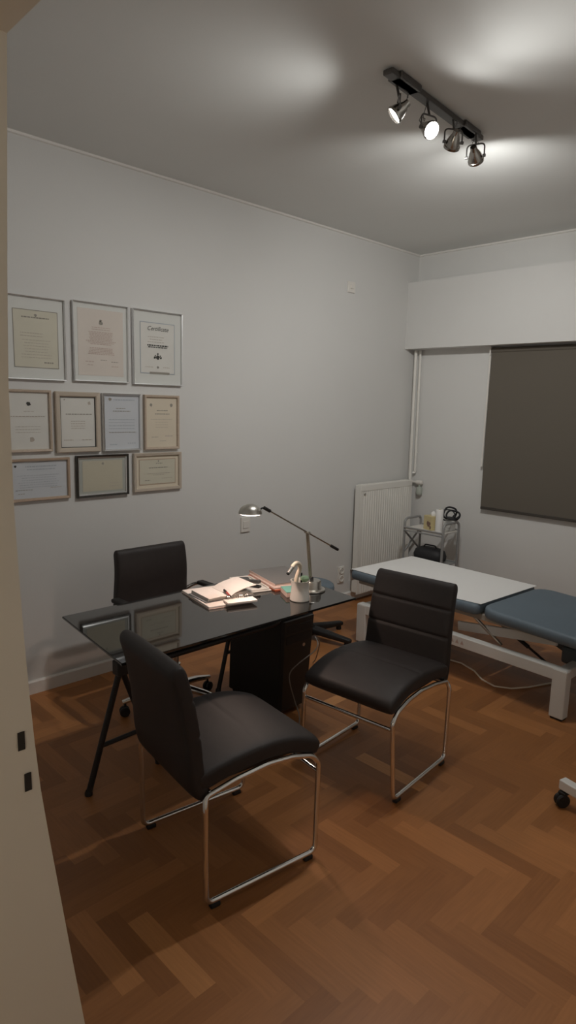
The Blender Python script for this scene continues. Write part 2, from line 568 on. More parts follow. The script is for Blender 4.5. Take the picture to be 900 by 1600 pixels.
def certificate(label, y0, y1, z0, z1, fw, frame_mat, doc, doc_mat, mount=None, seed=0, depth=0.022, border=None, content=(), inner=None):
    yc, zc = (y0 + y1) / 2, (z0 + z1) / 2
    w, h = y1 - y0, z1 - z0
    t = thing('framed_certificate', label, 'framed certificate', (0.0, yc, zc), 0, 'framed certificates on the wall above the desk')
    bm = NB()
    rect_ring(bm, w, h, [(0, 0.001), (0, depth * 0.85), (fw * 0.15, depth), (fw * 0.8, depth * 0.92), (fw, depth * 0.7), (fw, 0.004)])
    obj('frame', bm, frame_mat, t)
    if inner:
        bm = NB(); iw = inner[0]
        rect_ring(bm, w - 2 * fw + 0.001, h - 2 * fw + 0.001, [(0, 0.006), (0, depth * 0.66), (iw, depth * 0.6), (iw, 0.006)])
        obj('inner_frame_edge', bm, inner[1], t)
    bm = NB(); bx(bm, 0.002, 0.008, -w / 2 + fw * 0.6, w / 2 - fw * 0.6, -h / 2 + fw * 0.6, h / 2 - fw * 0.6)
    if mount is not None:
        obj('mount', bm, mount, t)
        dw, dh, dy, dz = doc
        bm = NB(); bx(bm, 0.006, 0.0092, dy - dw / 2, dy + dw / 2, dz - dh / 2, dz + dh / 2)
        dx = 0.0098
    else:
        dw, dh, dy, dz = w - 2 * fw, h - 2 * fw, 0, 0
        dx = 0.0086
    d = obj('document', bm, doc_mat, t)
    rnd = random.Random(seed)
    if border:
        bm = NB(); bt, bi, bmt = border
        for sz in (-1, 1):
            line(bm, dx, dy - dw / 2 + bi, dy + dw / 2 - bi, dz + sz * (dh / 2 - bi), bt)
        for sy in (-1, 1):
            a = dy + sy * (dw / 2 - bi)
            bm.faces.new([bm.verts.new(p) for p in ((dx, a - bt / 2, dz - dh / 2 + bi), (dx, a + bt / 2, dz - dh / 2 + bi), (dx, a + bt / 2, dz + dh / 2 - bi), (dx, a - bt / 2, dz + dh / 2 - bi))])
        obj('border_line', bm, bmt, d)
    byname = {}
    for it in content:
        kind, ink = it[0], it[1]
        key = ('emblem' if kind in ('blob', 'crest') else 'printed_text', ink)
        b = byname.setdefault(key, NB())
        if kind == 'w':       # word line: fy centre, fz (-.5..+.5 of doc), width fraction, thickness
            _, _, fy, fz, wf, tt = it
            words(b, rnd, dx + 0.0003, dy + fy * dw, wf * dw, dz + fz * dh, tt)
        elif kind == 'l':
            _, _, fy, fz, wf, tt = it
            line(b, dx + 0.0003, dy + fy * dw - wf * dw / 2, dy + fy * dw + wf * dw / 2, dz + fz * dh, tt)
        elif kind == 'blob':
            _, _, fy, fz, r = it
            blob(b, dx + 0.0004, dy + fy * dw, dz + fz * dh, r, 16, rnd)
        elif kind == 'crest':  # shield with supporters at both sides and a crown
            _, _, fy, fz, r = it
            Y, Z = dy + fy * dw, dz + fz * dh
            blob(b, dx + 0.0004, Y, Z - r * 0.1, r * 0.62, 16, rnd)
            blob(b, dx + 0.0005, Y, Z + r * 0.75, r * 0.28, 10, rnd)
            for s in (-1, 1):
                blob(b, dx + 0.0005, Y + s * r * 1.0, Z - r * 0.25, r * 0.36, 12, rnd)
                blob(b, dx + 0.0005, Y + s * r * 0.8, Z + r * 0.25, r * 0.22, 10, rnd)
    for (nm, ink), b in byname.items():
        obj(nm, b, M[ink], d)
    return t, d, dx

P = M
def para(ink, f0, f1, n, wf, tt, fy=0.0, jitter=0.0, seed=1):
    r = random.Random(seed)
    return [('w', ink, fy, f0 + (f1 - f0) * k / max(1, n - 1), wf - r.uniform(0, jitter), tt) for k in range(n)]

# top row: three larger aluminium frames
certificate('large silver-framed cream certificate with thin dark border, partly hidden by the door jamb', -3.50, -3.155, 1.684, 2.093, 0.006, P['silver'],
            (0.232, 0.285, 0.02, -0.003), P['doc_cream'], P['mount'], 1, border=(0.0032, 0.0015, M['ink']),
            content=[('w', 'ink', 0.0, 0.37, 0.62, 0.006), ('blob', 'ink', 0.0, 0.41, 0.008)] + para('ink_soft', 0.10, 0.05, 2, 0.5, 0.003, -0.1)
            + para('ink_soft', -0.02, -0.32, 7, 0.7, 0.0022, 0, 0.3, 3) + [('w', 'ink', 0.27, -0.40, 0.22, 0.006)])
certificate('large silver-framed beige diploma with rosy lines of text under a small crest', -3.112, -2.783, 1.688, 2.103, 0.006, P['silver'],
            (0.270, 0.350, 0.0, 0.0), P['doc_beige'], P['mount'], 2,
            content=[('blob', 'ink', 0.0, 0.30, 0.012), ('blob', 'ink', 0.0, 0.335, 0.008)] + para('ink_red', 0.23, 0.20, 2, 0.4, 0.003)
            + para('ink_red', 0.16, -0.02, 9, 0.66, 0.0034, 0, 0.2, 5) + para('ink_red', -0.08, -0.17, 5, 0.58, 0.0034, 0, 0.1, 6)
            + [('w', 'ink_red', -0.25, -0.29, 0.2, 0.003), ('w', 'ink', 0.05, -0.26, 0.14, 0.003), ('w', 'ink', 0.30, -0.28, 0.16, 0.004),
               ('w', 'ink_red', 0.3, -0.35, 0.16, 0.003), ('w', 'ink_red', -0.25, -0.34, 0.12, 0.003)])
t3, d3, dx3 = certificate('large silver-framed white award reading Certificate above a black crest', -2.754, -2.417, 1.684, 2.103, 0.007, P['silver'],
            (0.236, 0.290, 0.0, 0.0), P['doc_white'], P['mount'], 3, border=(0.0042, 0.002, M['ink_blue']),
            content=para('ink_soft', 0.22, 0.12, 3, 0.5, 0.003, -0.05, 0.15, 8) + [('w', 'ink_dark', 0.0, 0.055, 0.60, 0.0075), ('w', 'ink_dark', 0.0, 0.02, 0.55, 0.006),
            ('crest', 'ink_dark', 0.0, -0.165, 0.021), ('blob', 'ink', 0.0, -0.37, 0.008), ('w', 'ink_soft', -0.25, -0.37, 0.22, 0.003), ('w', 'ink_soft', 0.25, -0.37, 0.2, 0.003),
            ('l', 'ink', 0.05, -0.485, 0.58, 0.012)])
tb = text_mesh('Certificate', 0.034, 0.35)
for v in tb.verts:
    v.co = Vector((dx3 + 0.0006, v.co.x, v.co.y + 0.110))
obj('title_lettering', tb, M['ink_dark'], d3)
# middle row: four A4 frames
certificate('white certificate with black round seal in a light wood frame, cut by the door jamb', -3.49, -3.243, 1.316, 1.633, 0.014, P['wood_frame'], None, P['doc_white'], seed=4,
            content=[('blob', 'ink_dark', 0.03, 0.30, 0.012), ('w', 'ink_soft', 0.03, 0.17, 0.25, 0.003), ('w', 'ink_soft', 0.0, 0.08, 0.8, 0.004)] + para('ink_soft', -0.1, -0.2, 3, 0.6, 0.002)
            + [('blob', 'ink_soft', 0.08, -0.33, 0.014)])
certificate('small certificate with thick champagne frame and thin black inner edge', -3.221, -2.966, 1.306, 1.629, 0.026, P['gold_frame'], None, P['doc_white'], seed=5, inner=(0.004, M['ink_dark']),
            content=[('blob', 'ink', -0.37, 0.44, 0.004), ('blob', 'ink_soft', 0.33, 0.38, 0.010), ('w', 'ink', 0.03, 0.16, 0.74, 0.004)] + para('ink_soft', 0.02, -0.12, 4, 0.4, 0.003)
            + [('w', 'ink_soft', -0.28, -0.35, 0.26, 0.004), ('w', 'ink_soft', 0.25, -0.35, 0.30, 0.004)])
certificate('pale blue certificate in a silvery frame, middle row', -2.950, -2.706, 1.306, 1.628, 0.012, P['silver'], None, P['doc_blue'], seed=6,
            content=[('blob', 'ink', -0.33, 0.43, 0.010), ('w', 'ink_blue', 0.08, 0.42, 0.62, 0.005), ('w', 'ink', -0.02, 0.26, 0.28, 0.003), ('w', 'ink', 0.0, 0.21, 0.50, 0.005)]
            + para('ink_blue', 0.05, -0.12, 4, 0.75, 0.003) + [('w', 'ink', 0.02, -0.19, 0.78, 0.004), ('w', 'ink_blue', -0.25, -0.42, 0.2, 0.004), ('w', 'ink_blue', 0.28, -0.40, 0.24, 0.004)])
certificate('pale yellow certificate with two crests in narrow wooden frame, end of middle row', -2.684, -2.440, 1.306, 1.626, 0.015, P['wood_frame'], None, P['doc_yellow'], seed=7,
            content=[('blob', 'ink', -0.34, 0.35, 0.011), ('blob', 'ink', 0.32, 0.35, 0.011), ('w', 'ink', 0.03, 0.24, 0.36, 0.004), ('w', 'ink', 0.03, 0.17, 0.48, 0.004), ('w', 'ink_soft', 0.0, 0.06, 0.7, 0.002)]
            + para('ink_soft', 0.0, -0.10, 3, 0.4, 0.0018) + [('w', 'ink_soft', -0.22, -0.30, 0.22, 0.004), ('w', 'ink_soft', 0.24, -0.28, 0.24, 0.004), ('w', 'ink_soft', 0.04, -0.38, 0.2, 0.003)])
# bottom row: three landscape frames
certificate('landscape pale blue certificate in a brown frame, bottom row beside the door jamb', -3.49, -3.152, 1.061, 1.281, 0.014, P['bronze_frame'], None, P['doc_blue'], seed=8,
            content=[('blob', 'ink_dark', -0.39, 0.38, 0.007), ('w', 'ink_blue', 0.05, 0.36, 0.55, 0.005), ('w', 'ink_blue', 0.05, 0.28, 0.5, 0.004)] + para('ink_blue', 0.12, -0.20, 6, 0.75, 0.002, 0, 0.2)
            + [('w', 'ink', -0.25, -0.27, 0.30, 0.003), ('w', 'ink_soft', 0.3, -0.24, 0.2, 0.003), ('w', 'ink', -0.3, -0.37, 0.12, 0.003)])
certificate('landscape tan certificate in a dark frame with bright lower edge, bottom row middle', -3.114, -2.793, 1.053, 1.287, 0.012, P['black_frame'], (0.245, 0.170, 0.0, 0.0), P['doc_tan'],
            mat('grey_green_mount', (0.40, 0.41, 0.37), 0.6, coat=0.4), 9, inner=(0.006, M['silver']),
            content=[('blob', 'ink', 0.0, 0.40, 0.008), ('w', 'ink_soft', 0.28, -0.26, 0.22, 0.003), ('w', 'ink_soft', 0.3, -0.36, 0.3, 0.003), ('w', 'ink_soft', 0.1, 0.0, 0.2, 0.0016)])
certificate('landscape cream certificate in double champagne frame, below the one with two crests', -2.760, -2.425, 1.059, 1.287, 0.020, P['gold_frame'], (0.255, 0.150, 0.0, 0.0), P['doc_cream'], P['doc_yellow'], 10,
            border=(0.0042, 0.001, M['bronze_frame']),
            content=[('blob', 'ink', 0.02, 0.42, 0.005), ('w', 'ink', 0.04, 0.33, 0.18, 0.004), ('w', 'ink', 0.02, 0.16, 0.52, 0.005), ('w', 'ink_soft', 0.02, -0.07, 0.62, 0.003), ('w', 'ink_soft', 0.02, -0.13, 0.3, 0.003),
                     ('w', 'ink', -0.28, -0.33, 0.14, 0.004), ('w', 'ink_soft', 0.26, -0.28, 0.3, 0.003)])

# ------------------------------------------------------------------ wall fittings
def plate(name, label, cat, y, z, w, h, m, extra=None):
    t = thing(name, label, cat, (0, y, z))
    bm = NB(); box(bm, (0.005, 0, 0), (0.011, w, h), 0.003)
    obj('cover_plate', bm, m, t)
    if extra: extra(t)
    return t

def rocker(t):
    bm = NB(); box(bm, (0.012, 0, 0.0), (0.006, 0.05, 0.05), 0.002)
    obj('rocker', bm, M['white_plastic'], t)
plate('wall_switch', 'white light switch on the wall behind the desk lamp', 'light switch', -1.887, 0.768, 0.082, 0.105, M['white_plastic'], rocker)
def knob(t):
    bm = NB(); box(bm, (0.013, 0.0, 0.008), (0.012, 0.034, 0.038), 0.003)
    obj('terminal_cover', bm, M['white_plastic'], t)
plate('wall_junction', 'small white connection box high on the wall above the radiator', 'connection box', -0.868, 2.472, 0.080, 0.080, M['white_plastic'], knob)
def sockets(t):
    for s in (-1, 1):
        bm = NB()
        lathe(bm, [(0.0, 0.005), (0.019, 0.005), (0.021, 0.013), (0.026, 0.013), (0.028, 0.008)], 20, align((1, 0, 0), (0.004, 0, s * 0.033)))
        obj('socket', bm, M['white_plastic'], t, True)
        for k in (-1, 1):
            bm = NB()
            lathe(bm, [(0.0, 0.011), (0.004, 0.011)], 8, align((1, 0, 0), (0.0, k * 0.009, s * 0.033)))
            obj('pin_hole', bm, M['dark_hole'], t)
plate('power_outlet', 'white double power outlet low on the wall beside the radiator', 'power outlet', -0.858, 0.238, 0.072, 0.135, M['white_plastic'], sockets)

# ------------------------------------------------------------------ radiator and pipes
rad = thing('radiator', 'white panel radiator on the wall beside the corner trolley', 'radiator', (0, -0.41, 0.07))
RW, RH = 0.70, 0.90
bm = NB()
poly = []
n = 22
for k in range(n):          # front with shallow vertical flutes
    y = -RW / 2 + 0.02 + (RW - 0.04) * k / n
    s = (RW - 0.04) / n
    poly += [(0.096, y), (0.096, y + s * 0.45), (0.0925, y + s * 0.6), (0.0925, y + s * 0.85)]
prism(bm, [(0.096, -RW / 2), ] + poly + [(0.096, RW / 2), (0.088, RW / 2), (0.088, -RW / 2)], 2, 0.0, RH - 0.05)
obj('front_panel', bm, M['white_paint'], rad)
bm = NB(); bx(bm, 0.034, 0.0885, -RW / 2 + 0.004, RW / 2 - 0.004, 0.012, RH - 0.004, 0.004)
obj('casing', bm, M['white_paint'], rad)
bm = NB(); bx(bm, 0.080, 0.098, -RW / 2, RW / 2, RH - 0.052, RH, 0.004)
obj('top_rail', bm, M['white_paint'], rad)
bm = NB()
for k in range(24):
    y = -RW / 2 + 0.02 + (RW - 0.04) * (k + 0.5) / 24
    bx(bm, 0.040, 0.078, y - 0.006, y + 0.006, RH - 0.006, RH + 0.001)
obj('top_grille', bm, M['white_paint'], rad)
bm = NB(); lathe(bm, [(0.0, 0.007), (0.008, 0.006), (0.011, 0.0)], 14, align((1, 0, 0), (0.097, -RW / 2 + 0.05, RH - 0.075)))
obj('vent_plug', bm, M['steel'], rad, True)
for s in (-1, 1):
    bm = NB(); bx(bm, 0.0, 0.036, s * 0.25 - 0.02, s * 0.25 + 0.02, 0.1, RH - 0.1)
    obj('wall_bracket', bm, M['white_paint'], rad)
bm = NB()
tube(bm, fillet([(0.06, RW / 2 - 0.01, RH - 0.02), (0.06, RW / 2 + 0.028, RH - 0.02), (0.125, RW / 2 + 0.030, RH - 0.02)], 0.01), 0.011, 10)
lathe(bm, [(0.0, 0.0), (0.016, 0.0), (0.019, 0.012), (0.019, 0.052), (0.012, 0.06), (0, 0.06)], 16, align((1, 0, 0.0), (0.118, RW / 2 + 0.030, RH - 0.02)))
obj('valve', bm, M['white_plastic'], rad, True)
bm = NB()
lathe(bm, [(0.0, 0.0), (0.022, 0.0), (0.026, 0.01), (0.026, 0.055), (0.020, 0.066), (0, 0.066)], 16, Matrix.Translation((0.150, RW / 2 + 0.030, RH - 0.125)))
tube(bm, [(0.150, RW / 2 + 0.030, RH - 0.06), (0.150, RW / 2 + 0.030, RH - 0.03)], 0.009, 8)
obj('thermostat_knob', bm, mat('grey_green_plastic', (0.42, 0.45, 0.40), 0.5), rad, True)
bm = NB(); tube(bm, fillet([(0.050, -0.048, 2.066), (0.058, -0.048, 1.01), (0.062, -0.048, 0.955), (0.062, -0.062, 0.955)], 0.02), 0.0135, 12)
tag(obj('heating_pipe', bm, M['white_paint'], None, True), 'thicker white heating pipe running down to the radiator', 'pipe', 'white heating pipes in the corner')
bm = NB(); tube(bm, fillet([(0.079, -0.024, 2.066), (0.090, -0.024, 1.10), (0.090, -0.024, 1.03), (0.075, -0.034, 1.03)], 0.02), 0.011, 12)
bx(bm, 0.088, 0.092, -0.02, 0.0, 1.2, 1.21)
tag(obj('heating_pipe', bm, M['white_paint'], None, True), 'thinner white heating pipe tight in the room corner', 'pipe', 'white heating pipes in the corner')

# ------------------------------------------------------------------ roller blind
bl = thing('roller_blind', 'dark taupe roller blind covering the window', 'blind', (0, -0.040, 0))
BX0, BX1, BZ0, BZ1 = 0.748, 2.55, 0.800, 2.035
bm = NB()
rows = 14
ring = []
for k in range(rows + 1):
    z = BZ0 + 0.015 + (BZ1 - BZ0) * k / rows
    xk = BX0 - 0.004 * math.sin(PI * k / rows)
    ring.append([(xk, -0.0012, z), (BX1, -0.0012, z), (BX1, 0.0012, z), (xk, 0.0012, z)])
loft(bm, ring)
obj('fabric', bm, M['blind'], bl)
bm = NB(); bx(bm, BX0, BX1, -0.006, 0.006, BZ0, BZ0 + 0.022, 0.003)
obj('bottom_bar', bm, M['blind_dark'], bl)
bm = NB(); tube(bm, [(BX0 - 0.005, 0.012, 2.040), (BX1, 0.012, 2.040)], 0.022, 14)
obj('roller_tube', bm, M['blind'], bl, True)
for x in (BX0 - 0.018, BX1 + 0.006):
    bm = NB(); bx(bm, x, x + 0.012, -0.012, 0.039, 2.0, 2.071, 0.003)
    obj('end_bracket', bm, M['white_plastic'], bl)
bm = NB()
pts = [(BX0 - 0.015, 0.005, 2.02), (BX0 - 0.017, 0.006, 1.6), (BX0 - 0.022, 0.010, 1.2)]
tube(bm, pts, 0.008, 8)
obj('bead_chain', bm, M['white_plastic'], bl, True)
bm = NB(); box(bm, (BX0 - 0.022, 0.020, 1.17), (0.018, 0.038, 0.07), 0.005)
obj('chain_tensioner', bm, M['white_plastic'], bl)

# ------------------------------------------------------------------ desk
DZ = 0.69
GT = 0.010
A_, B_, C_ = Vector((0.812, -3.593, 0)), Vector((1.415, -3.663, 0)), Vector((1.441, -2.424, 0))
D_ = A_ + C_ - B_ + Vector((-0.01, 0.0, 0))
desk = thing('glass_desk', 'black glass desk on black trestle legs', 'desk', (1.16, -3.04, 0))
def L(p):
    return Vector(p) - Vector((1.16, -3.04, 0))
bm = NB()
prism(bm, [tuple(L(q).xy) for q in (A_, B_, C_, D_)], 2, DZ - GT, DZ)
bmesh.ops.bevel(bm, geom=bm.edges[:], offset=0.002, segments=2, affect='EDGES')
obj('tabletop', bm, M['glass'], desk)
node1, node2 = Vector((1.105, -3.49, 0.53)), Vector((0.650, -2.49, 0.555))
f1, f2 = Vector((1.06, -3.62, 0.0)), Vector((1.045, -3.275, 0.0))
f3, f4 = Vector((0.655, -2.63, 0.0)), Vector((0.645, -2.35, 0.0))
def leg(a, b, name='leg'):
    bm = NB()
    d = (b - a).normalized()
    tube(bm, [L(a), L(b + Vector((0, 0, 0.004)))], 0.0125, 12)
    lathe(bm, [(0.0, 0.0), (0.016, 0.0), (0.016, 0.012), (0.012, 0.02)], 12, Matrix.Translation(L(b)))
    return obj(name, bm, M['blackmetal'], desk, True)
for nd, fa, fb, hx in ((node1, f1, f2, 1.105), (node2, f3, f4, 0.97)):
    leg(nd, fa); leg(nd, fb)
    bm = NB()
    s = 0.615
    tube(bm, [L(nd + (fa - nd) * s), L(nd + (fb - nd) * s)], 0.010, 10)
    obj('crossbar', bm, M['blackmetal'], desk, True)
    bm = NB()
    tube(bm, [L(nd), L((hx, nd.y, DZ - GT - 0.006))], 0.016, 12)
    box(bm, L((hx, nd.y, DZ - GT - 0.004)), (0.24, 0.06, 0.008), 0.002)
    box(bm, L(nd), (0.05, 0.05, 0.06), 0.006)
    obj('support_post', bm, M['blackmetal'], desk)
bm = NB()
tube(bm, fillet([L((1.105, -3.49, 0.515)), L((1.10, -2.60, 0.515)), L((1.10, -2.60, 0.676))], 0.04), 0.014, 10)
obj('stretcher', bm, M['blackmetal'], desk, True)

# computer tower standing below the right end of the desk
tw = thing('computer_tower', 'black computer tower on the floor under the lamp end of the desk', 'computer', (0.89, -2.475, 0))
bm = NB()
def ringz(z, x0, x1, y0, y1):
    return [(x0, y0, z), (x1, y0, z), (x1, y1, z), (x0, y1, z)]
loft(bm, [ringz(0.022, -0.205, 0.195, -0.105, 0.085), ringz(0.30, -0.205, 0.20, -0.100, 0.105), ringz(0.515, -0.205, 0.20, -0.098, 0.125)])
bmesh.ops.bevel(bm, geom=bm.edges[:], offset=0.004, segments=2, affect='EDGES')
obj('case', bm, M['blackbox'], tw)
bm = NB()
loft(bm, [[(0.190, -0.104, 0.030), (0.214, -0.098, 0.030), (0.214, 0.080, 0.030), (0.190, 0.084, 0.030)],
          [(0.195, -0.096, 0.508), (0.219, -0.090, 0.508), (0.219, 0.118, 0.508), (0.195, 0.122, 0.508)]])
fp = obj('front_panel', bm, M['panel'], tw)
bm = NB()
for k in range(2):
    z = 0.44 - k * 0.055
    bx(bm, 0.2155, 0.2205, -0.08, 0.10, z, z + 0.042, 0.001)
obj('drive_cover', bm, M['blackbox'], fp)
bm = NB(); lathe(bm, [(0, 0.003), (0.009, 0.002), (0.010, 0)], 14, align((1, 0, 0), (0.2165, 0.05, 0.36)))
obj('power_button', bm, M['steel'], fp, True)
for sx in (-0.17, 0.16):
    for sy in (-0.085, 0.065):
        bm = NB(); lathe(bm, [(0, 0), (0.014, 0), (0.016, 0.022), (0, 0.022)], 12, Matrix.Translation((sx, sy, 0)))
        obj('foot', bm, M['rubber'], tw, True)

# low rolling stool beyond the desk
stl = thing('rolling_stool', 'low stool with round slate blue seat and black star base behind the desk end', 'stool', (0.395, -1.635, 0))
bm = NB(); lathe(bm, [(0, 0.335), (0.15, 0.335), (0.165, 0.345), (0.168, 0.365), (0.164, 0.385), (0.150, 0.395), (0, 0.400)], 36)
obj('seat', bm, M['blue'], stl, True, 60)
bm = NB(); lathe(bm, [(0, 0.325), (0.10, 0.325), (0.10, 0.337), (0, 0.337)], 24)
obj('seat_plate', bm, M['rubber'], stl, True)
bm = NB(); lathe(bm, [(0, 0.03), (0.045, 0.03), (0.045, 0.095), (0.03, 0.105), (0.025, 0.22), (0.016, 0.22), (0.016, 0.33), (0, 0.33)], 20)
obj('column', bm, M['rubber'], stl, True)
for k in range(5):
    a_ = math.radians(14 + 72 * k)
    rm = Matrix.Rotation(a_, 3, 'Z')
    bm = NB()
    loft(bm, [[rm @ Vector((x, u, v + zc)) for u, v in superring(w, t, 16, 4)] for x, w, t, zc in ((0.02, 0.075, 0.05, 0.07), (0.12, 0.065, 0.044, 0.062), (0.24, 0.05, 0.036, 0.050), (0.315, 0.042, 0.030, 0.044), (0.325, 0.03, 0.02, 0.044))])
    bl_ = obj('base_leg', bm, M['rubber'], stl, True, 60)
    bm = NB(); lathe(bm, [(0, 0), (0.016, 0), (0.020, 0.008), (0.016, 0.034), (0, 0.034)], 14, Matrix.Translation(rm @ Vector((0.295, 0, 0))))
    obj('glide', bm, M['rubber'], bl_, True)

bm = NB()
cpts = [(0.72, -1.93, 0.004), (0.78, -1.97, 0.06), (0.86, -2.03, 0.20), (0.98, -2.20, 0.31), (1.12, -2.33, 0.345), (1.135, -2.374, 0.317), (1.14, -2.501, 0.281), (1.14, -2.555, 0.248), (1.145, -2.557, 0.193),
        (1.15, -2.531, 0.109), (1.19, -2.53, 0.03), (1.22, -2.56, 0.005), (1.25, -2.585, 0.004), (1.262, -2.59, 0.004)]
sm = []
for i in range(len(cpts) - 1):
    p0, p1, p2, p3 = (Vector(cpts[max(0, min(len(cpts) - 1, j))]) for j in (i - 1, i, i + 1, i + 2))
    for k in range(5):
        t = k / 5
        sm.append(0.5 * (2 * p1 + (p2 - p0) * t + (2 * p0 - 5 * p1 + 4 * p2 - p3) * t * t + (3 * p1 - p0 - 3 * p2 + p3) * t ** 3))
sm.append(Vector(cpts[-1]))
tube(bm, sm, 0.0032, 7)
tag(obj('cable', bm, M['grey_cable'], None, True), 'thin grey cable hanging in front of the black computer tower', 'cable')

# ------------------------------------------------------------------ visitor chairs
def cushion(bm, path, width, thick, axis_n, e=6.0, seams=(), seam_depth=0.012, end_round=0.02, nring=46, face=1, taper=None):
    """loft along path [(centre, normal)]; the width runs along local x"""
    n = len(path)
    rings = []
    lens = [0.0]
    for i in range(1, n):
        lens.append(lens[-1] + (path[i][0] - path[i - 1][0]).length)
    tot = lens[-1]
    for i, (c, nn) in enumerate(path):
        s = lens[i]
        d = min(s, tot - s)
        k = 1.0
        if d < end_round:
            k = math.sqrt(max(0.0, 1 - (1 - d / end_round) ** 2)) * 0.72 + 0.28
        th = thick * k
        w = width * (taper(s / tot) if taper else 1.0) - (thick * 0.35) * (1 - k)
        for q in seams:
            th -= seam_depth * math.exp(-((s / tot - q) * tot / 0.006) ** 2)
        dip = thick * k - th
        rings.append([c + Vector((1, 0, 0)) * u + nn * (v - (face * dip if v * face > 0 else 0)) for u, v in superring(w, thick * k, nring, e)])
    loft(bm, rings)

def path_from(pts, n):
    """resample a y-z polyline, returning (centre, normal) with the normal to its left"""
    pts = [Vector((0, y, z)) for y, z in pts]
    pts = fillet(pts, 0.06, 6)
    L_ = [0]
    for i in range(1, len(pts)): L_.append(L_[-1] + (pts[i] - pts[i - 1]).length)
    out = []
    for k in range(n):
        s = L_[-1] * k / (n - 1)
        j = 0
        while j < len(L_) - 2 and L_[j + 1] < s: j += 1
        t = (s - L_[j]) / max(1e-9, L_[j + 1] - L_[j])
        c = pts[j].lerp(pts[j + 1], t)
        d = (pts[j + 1] - pts[j]).normalized()
        out.append((c, Vector((0, -d.z, d.y))))
    # smooth the normals
    res = []
    for i in range(n):
        a = out[max(0, i - 2)][1] + out[i][1] + out[min(n - 1, i + 2)][1]
        res.append((out[i][0], a.normalized()))
    return res

def make_visitor_chair(label, loc, rz):
    t = thing('visitor_chair', label, 'chair', loc, rz, 'black visitor chairs at the desk')
    SW, RW_ = 0.448, 0.475
    # seat: origin on the floor between the runners, +y is the front
    bm = NB()
    cushion(bm, path_from([(-0.238, 0.428), (-0.13, 0.450), (0.02, 0.462), (0.14, 0.448), (0.245, 0.402)], 60), SW, 0.075, None, seams=(0.50,), seam_depth=0.003, end_round=0.035)
    obj('seat', bm, M['leather'], t, True, 60)
    bm = NB()
    cushion(bm, path_from([(-0.218, 0.372), (-0.238, 0.45), (-0.248, 0.58), (-0.270, 0.71), (-0.300, 0.815)], 90), SW - 0.004, 0.062, None, seams=(0.46, 0.73), seam_depth=0.006, end_round=0.035,
            taper=lambda s: 1.0 - 0.075 * s, face=-1)
    obj('backrest', bm, M['leather'], t, True, 60)
    for sx in (-1, 1):
        x = sx * RW_ / 2
        xt = sx * (RW_ / 2 - 0.012)
        pts = [(x, -0.18, 0.022), (x, 0.205, 0.022), (x, 0.222, 0.036), (xt, 0.236, 0.352), (xt, 0.205, 0.388), (xt, 0.12, 0.412), (xt, 0.02, 0.420), (xt, -0.11, 0.408), (xt, -0.218, 0.386),
               (x, -0.226, 0.356), (x, -0.222, 0.036), (x, -0.205, 0.022), (x, -0.18, 0.022)]
        bm = NB()
        tube(bm, fillet(pts, 0.016, 4)[:-1], 0.0095, 10, closed=True)
        fr = obj('side_frame', bm, M['chrome'], t, True)
        for y in (-0.19, 0.19):
            bm = NB(); box(bm, (x, y, 0.008), (0.021, 0.036, 0.016), 0.004)
            obj('glide', bm, M['rubber'], fr)
    bm = NB()
    tube(bm, [(-RW_ / 2 + 0.01, 0.232, 0.322), (RW_ / 2 - 0.01, 0.232, 0.322)], 0.008, 10)
    obj('front_crossbar', bm, M['chrome'], t, True)
    bm = NB()
    tube(bm, [(-RW_ / 2 + 0.014, -0.20, 0.392), (RW_ / 2 - 0.014, -0.20, 0.392)], 0.008, 10)
    obj('rear_crossbar', bm, M['chrome'], t, True)
    bm = NB()
    box(bm, (0, 0.0, 0.412), (SW - 0.05, 0.40, 0.012), 0.003)
    obj('seat_board', bm, M['rubber'], t)
    return t

chair = make_visitor_chair('black visitor chair seen from behind, between the desk and the doorway', (1.666, -3.389, 0), math.radians(-7.7))
dup(chair, (1.684, -2.548, 0), math.radians(184.9), 'black visitor chair facing the camera, standing between desk end and treatment couch')

# ------------------------------------------------------------------ office chair behind the desk
oc = thing('office_chair', 'black office chair with chrome star base between desk and wall', 'office chair', (0.66, -2.915, 0), math.radians(-90))
bm = NB()
cushion(bm, path_from([(-0.20, 0.455), (0.0, 0.465), (0.16, 0.46), (0.235, 0.435)], 40), 0.46, 0.08, None, seams=(0.5,), seam_depth=0.006, end_round=0.04)
obj('seat', bm, M['leather'], oc, True, 60)
bm = NB()
cushion(bm, path_from([(-0.225, 0.50), (-0.225, 0.60), (-0.215, 0.72), (-0.235, 0.835)], 70), 0.445, 0.060, None, seams=(), seam_depth=0.003, end_round=0.03, taper=lambda s: 1.0 - 0.06 * s, face=-1)
obj('backrest', bm, M['leather'], oc, True, 60)
bm = NB()
tube(bm, fillet([(0, -0.05, 0.405), (0, -0.27, 0.41), (0, -0.275, 0.62)], 0.05), 0.018, 10)
obj('back_support', bm, M['blackmetal'], oc, True)
for s in (-1, 1):
    bm = NB()
    tube(bm, fillet([(s * 0.20, 0.12, 0.42), (s * 0.262, 0.11, 0.43), (s * 0.262, 0.10, 0.595), (s * 0.262, -0.18, 0.600), (s * 0.21, -0.22, 0.56)], 0.045), 0.011, 10)
    arm = obj('armrest', bm, M['chrome'], oc, True)
    bm = NB(); box(bm, (s * 0.262, -0.05, 0.607), (0.045, 0.20, 0.022), 0.008)
    obj('arm_pad', bm, M['rubber'], arm)
bm = NB(); lathe(bm, [(0, 0.10), (0.024, 0.10), (0.024, 0.25), (0.015, 0.25), (0.015, 0.40), (0.06, 0.40), (0.07, 0.42), (0, 0.42)], 16)
obj('gas_column', bm, M['chrome'], oc, True)
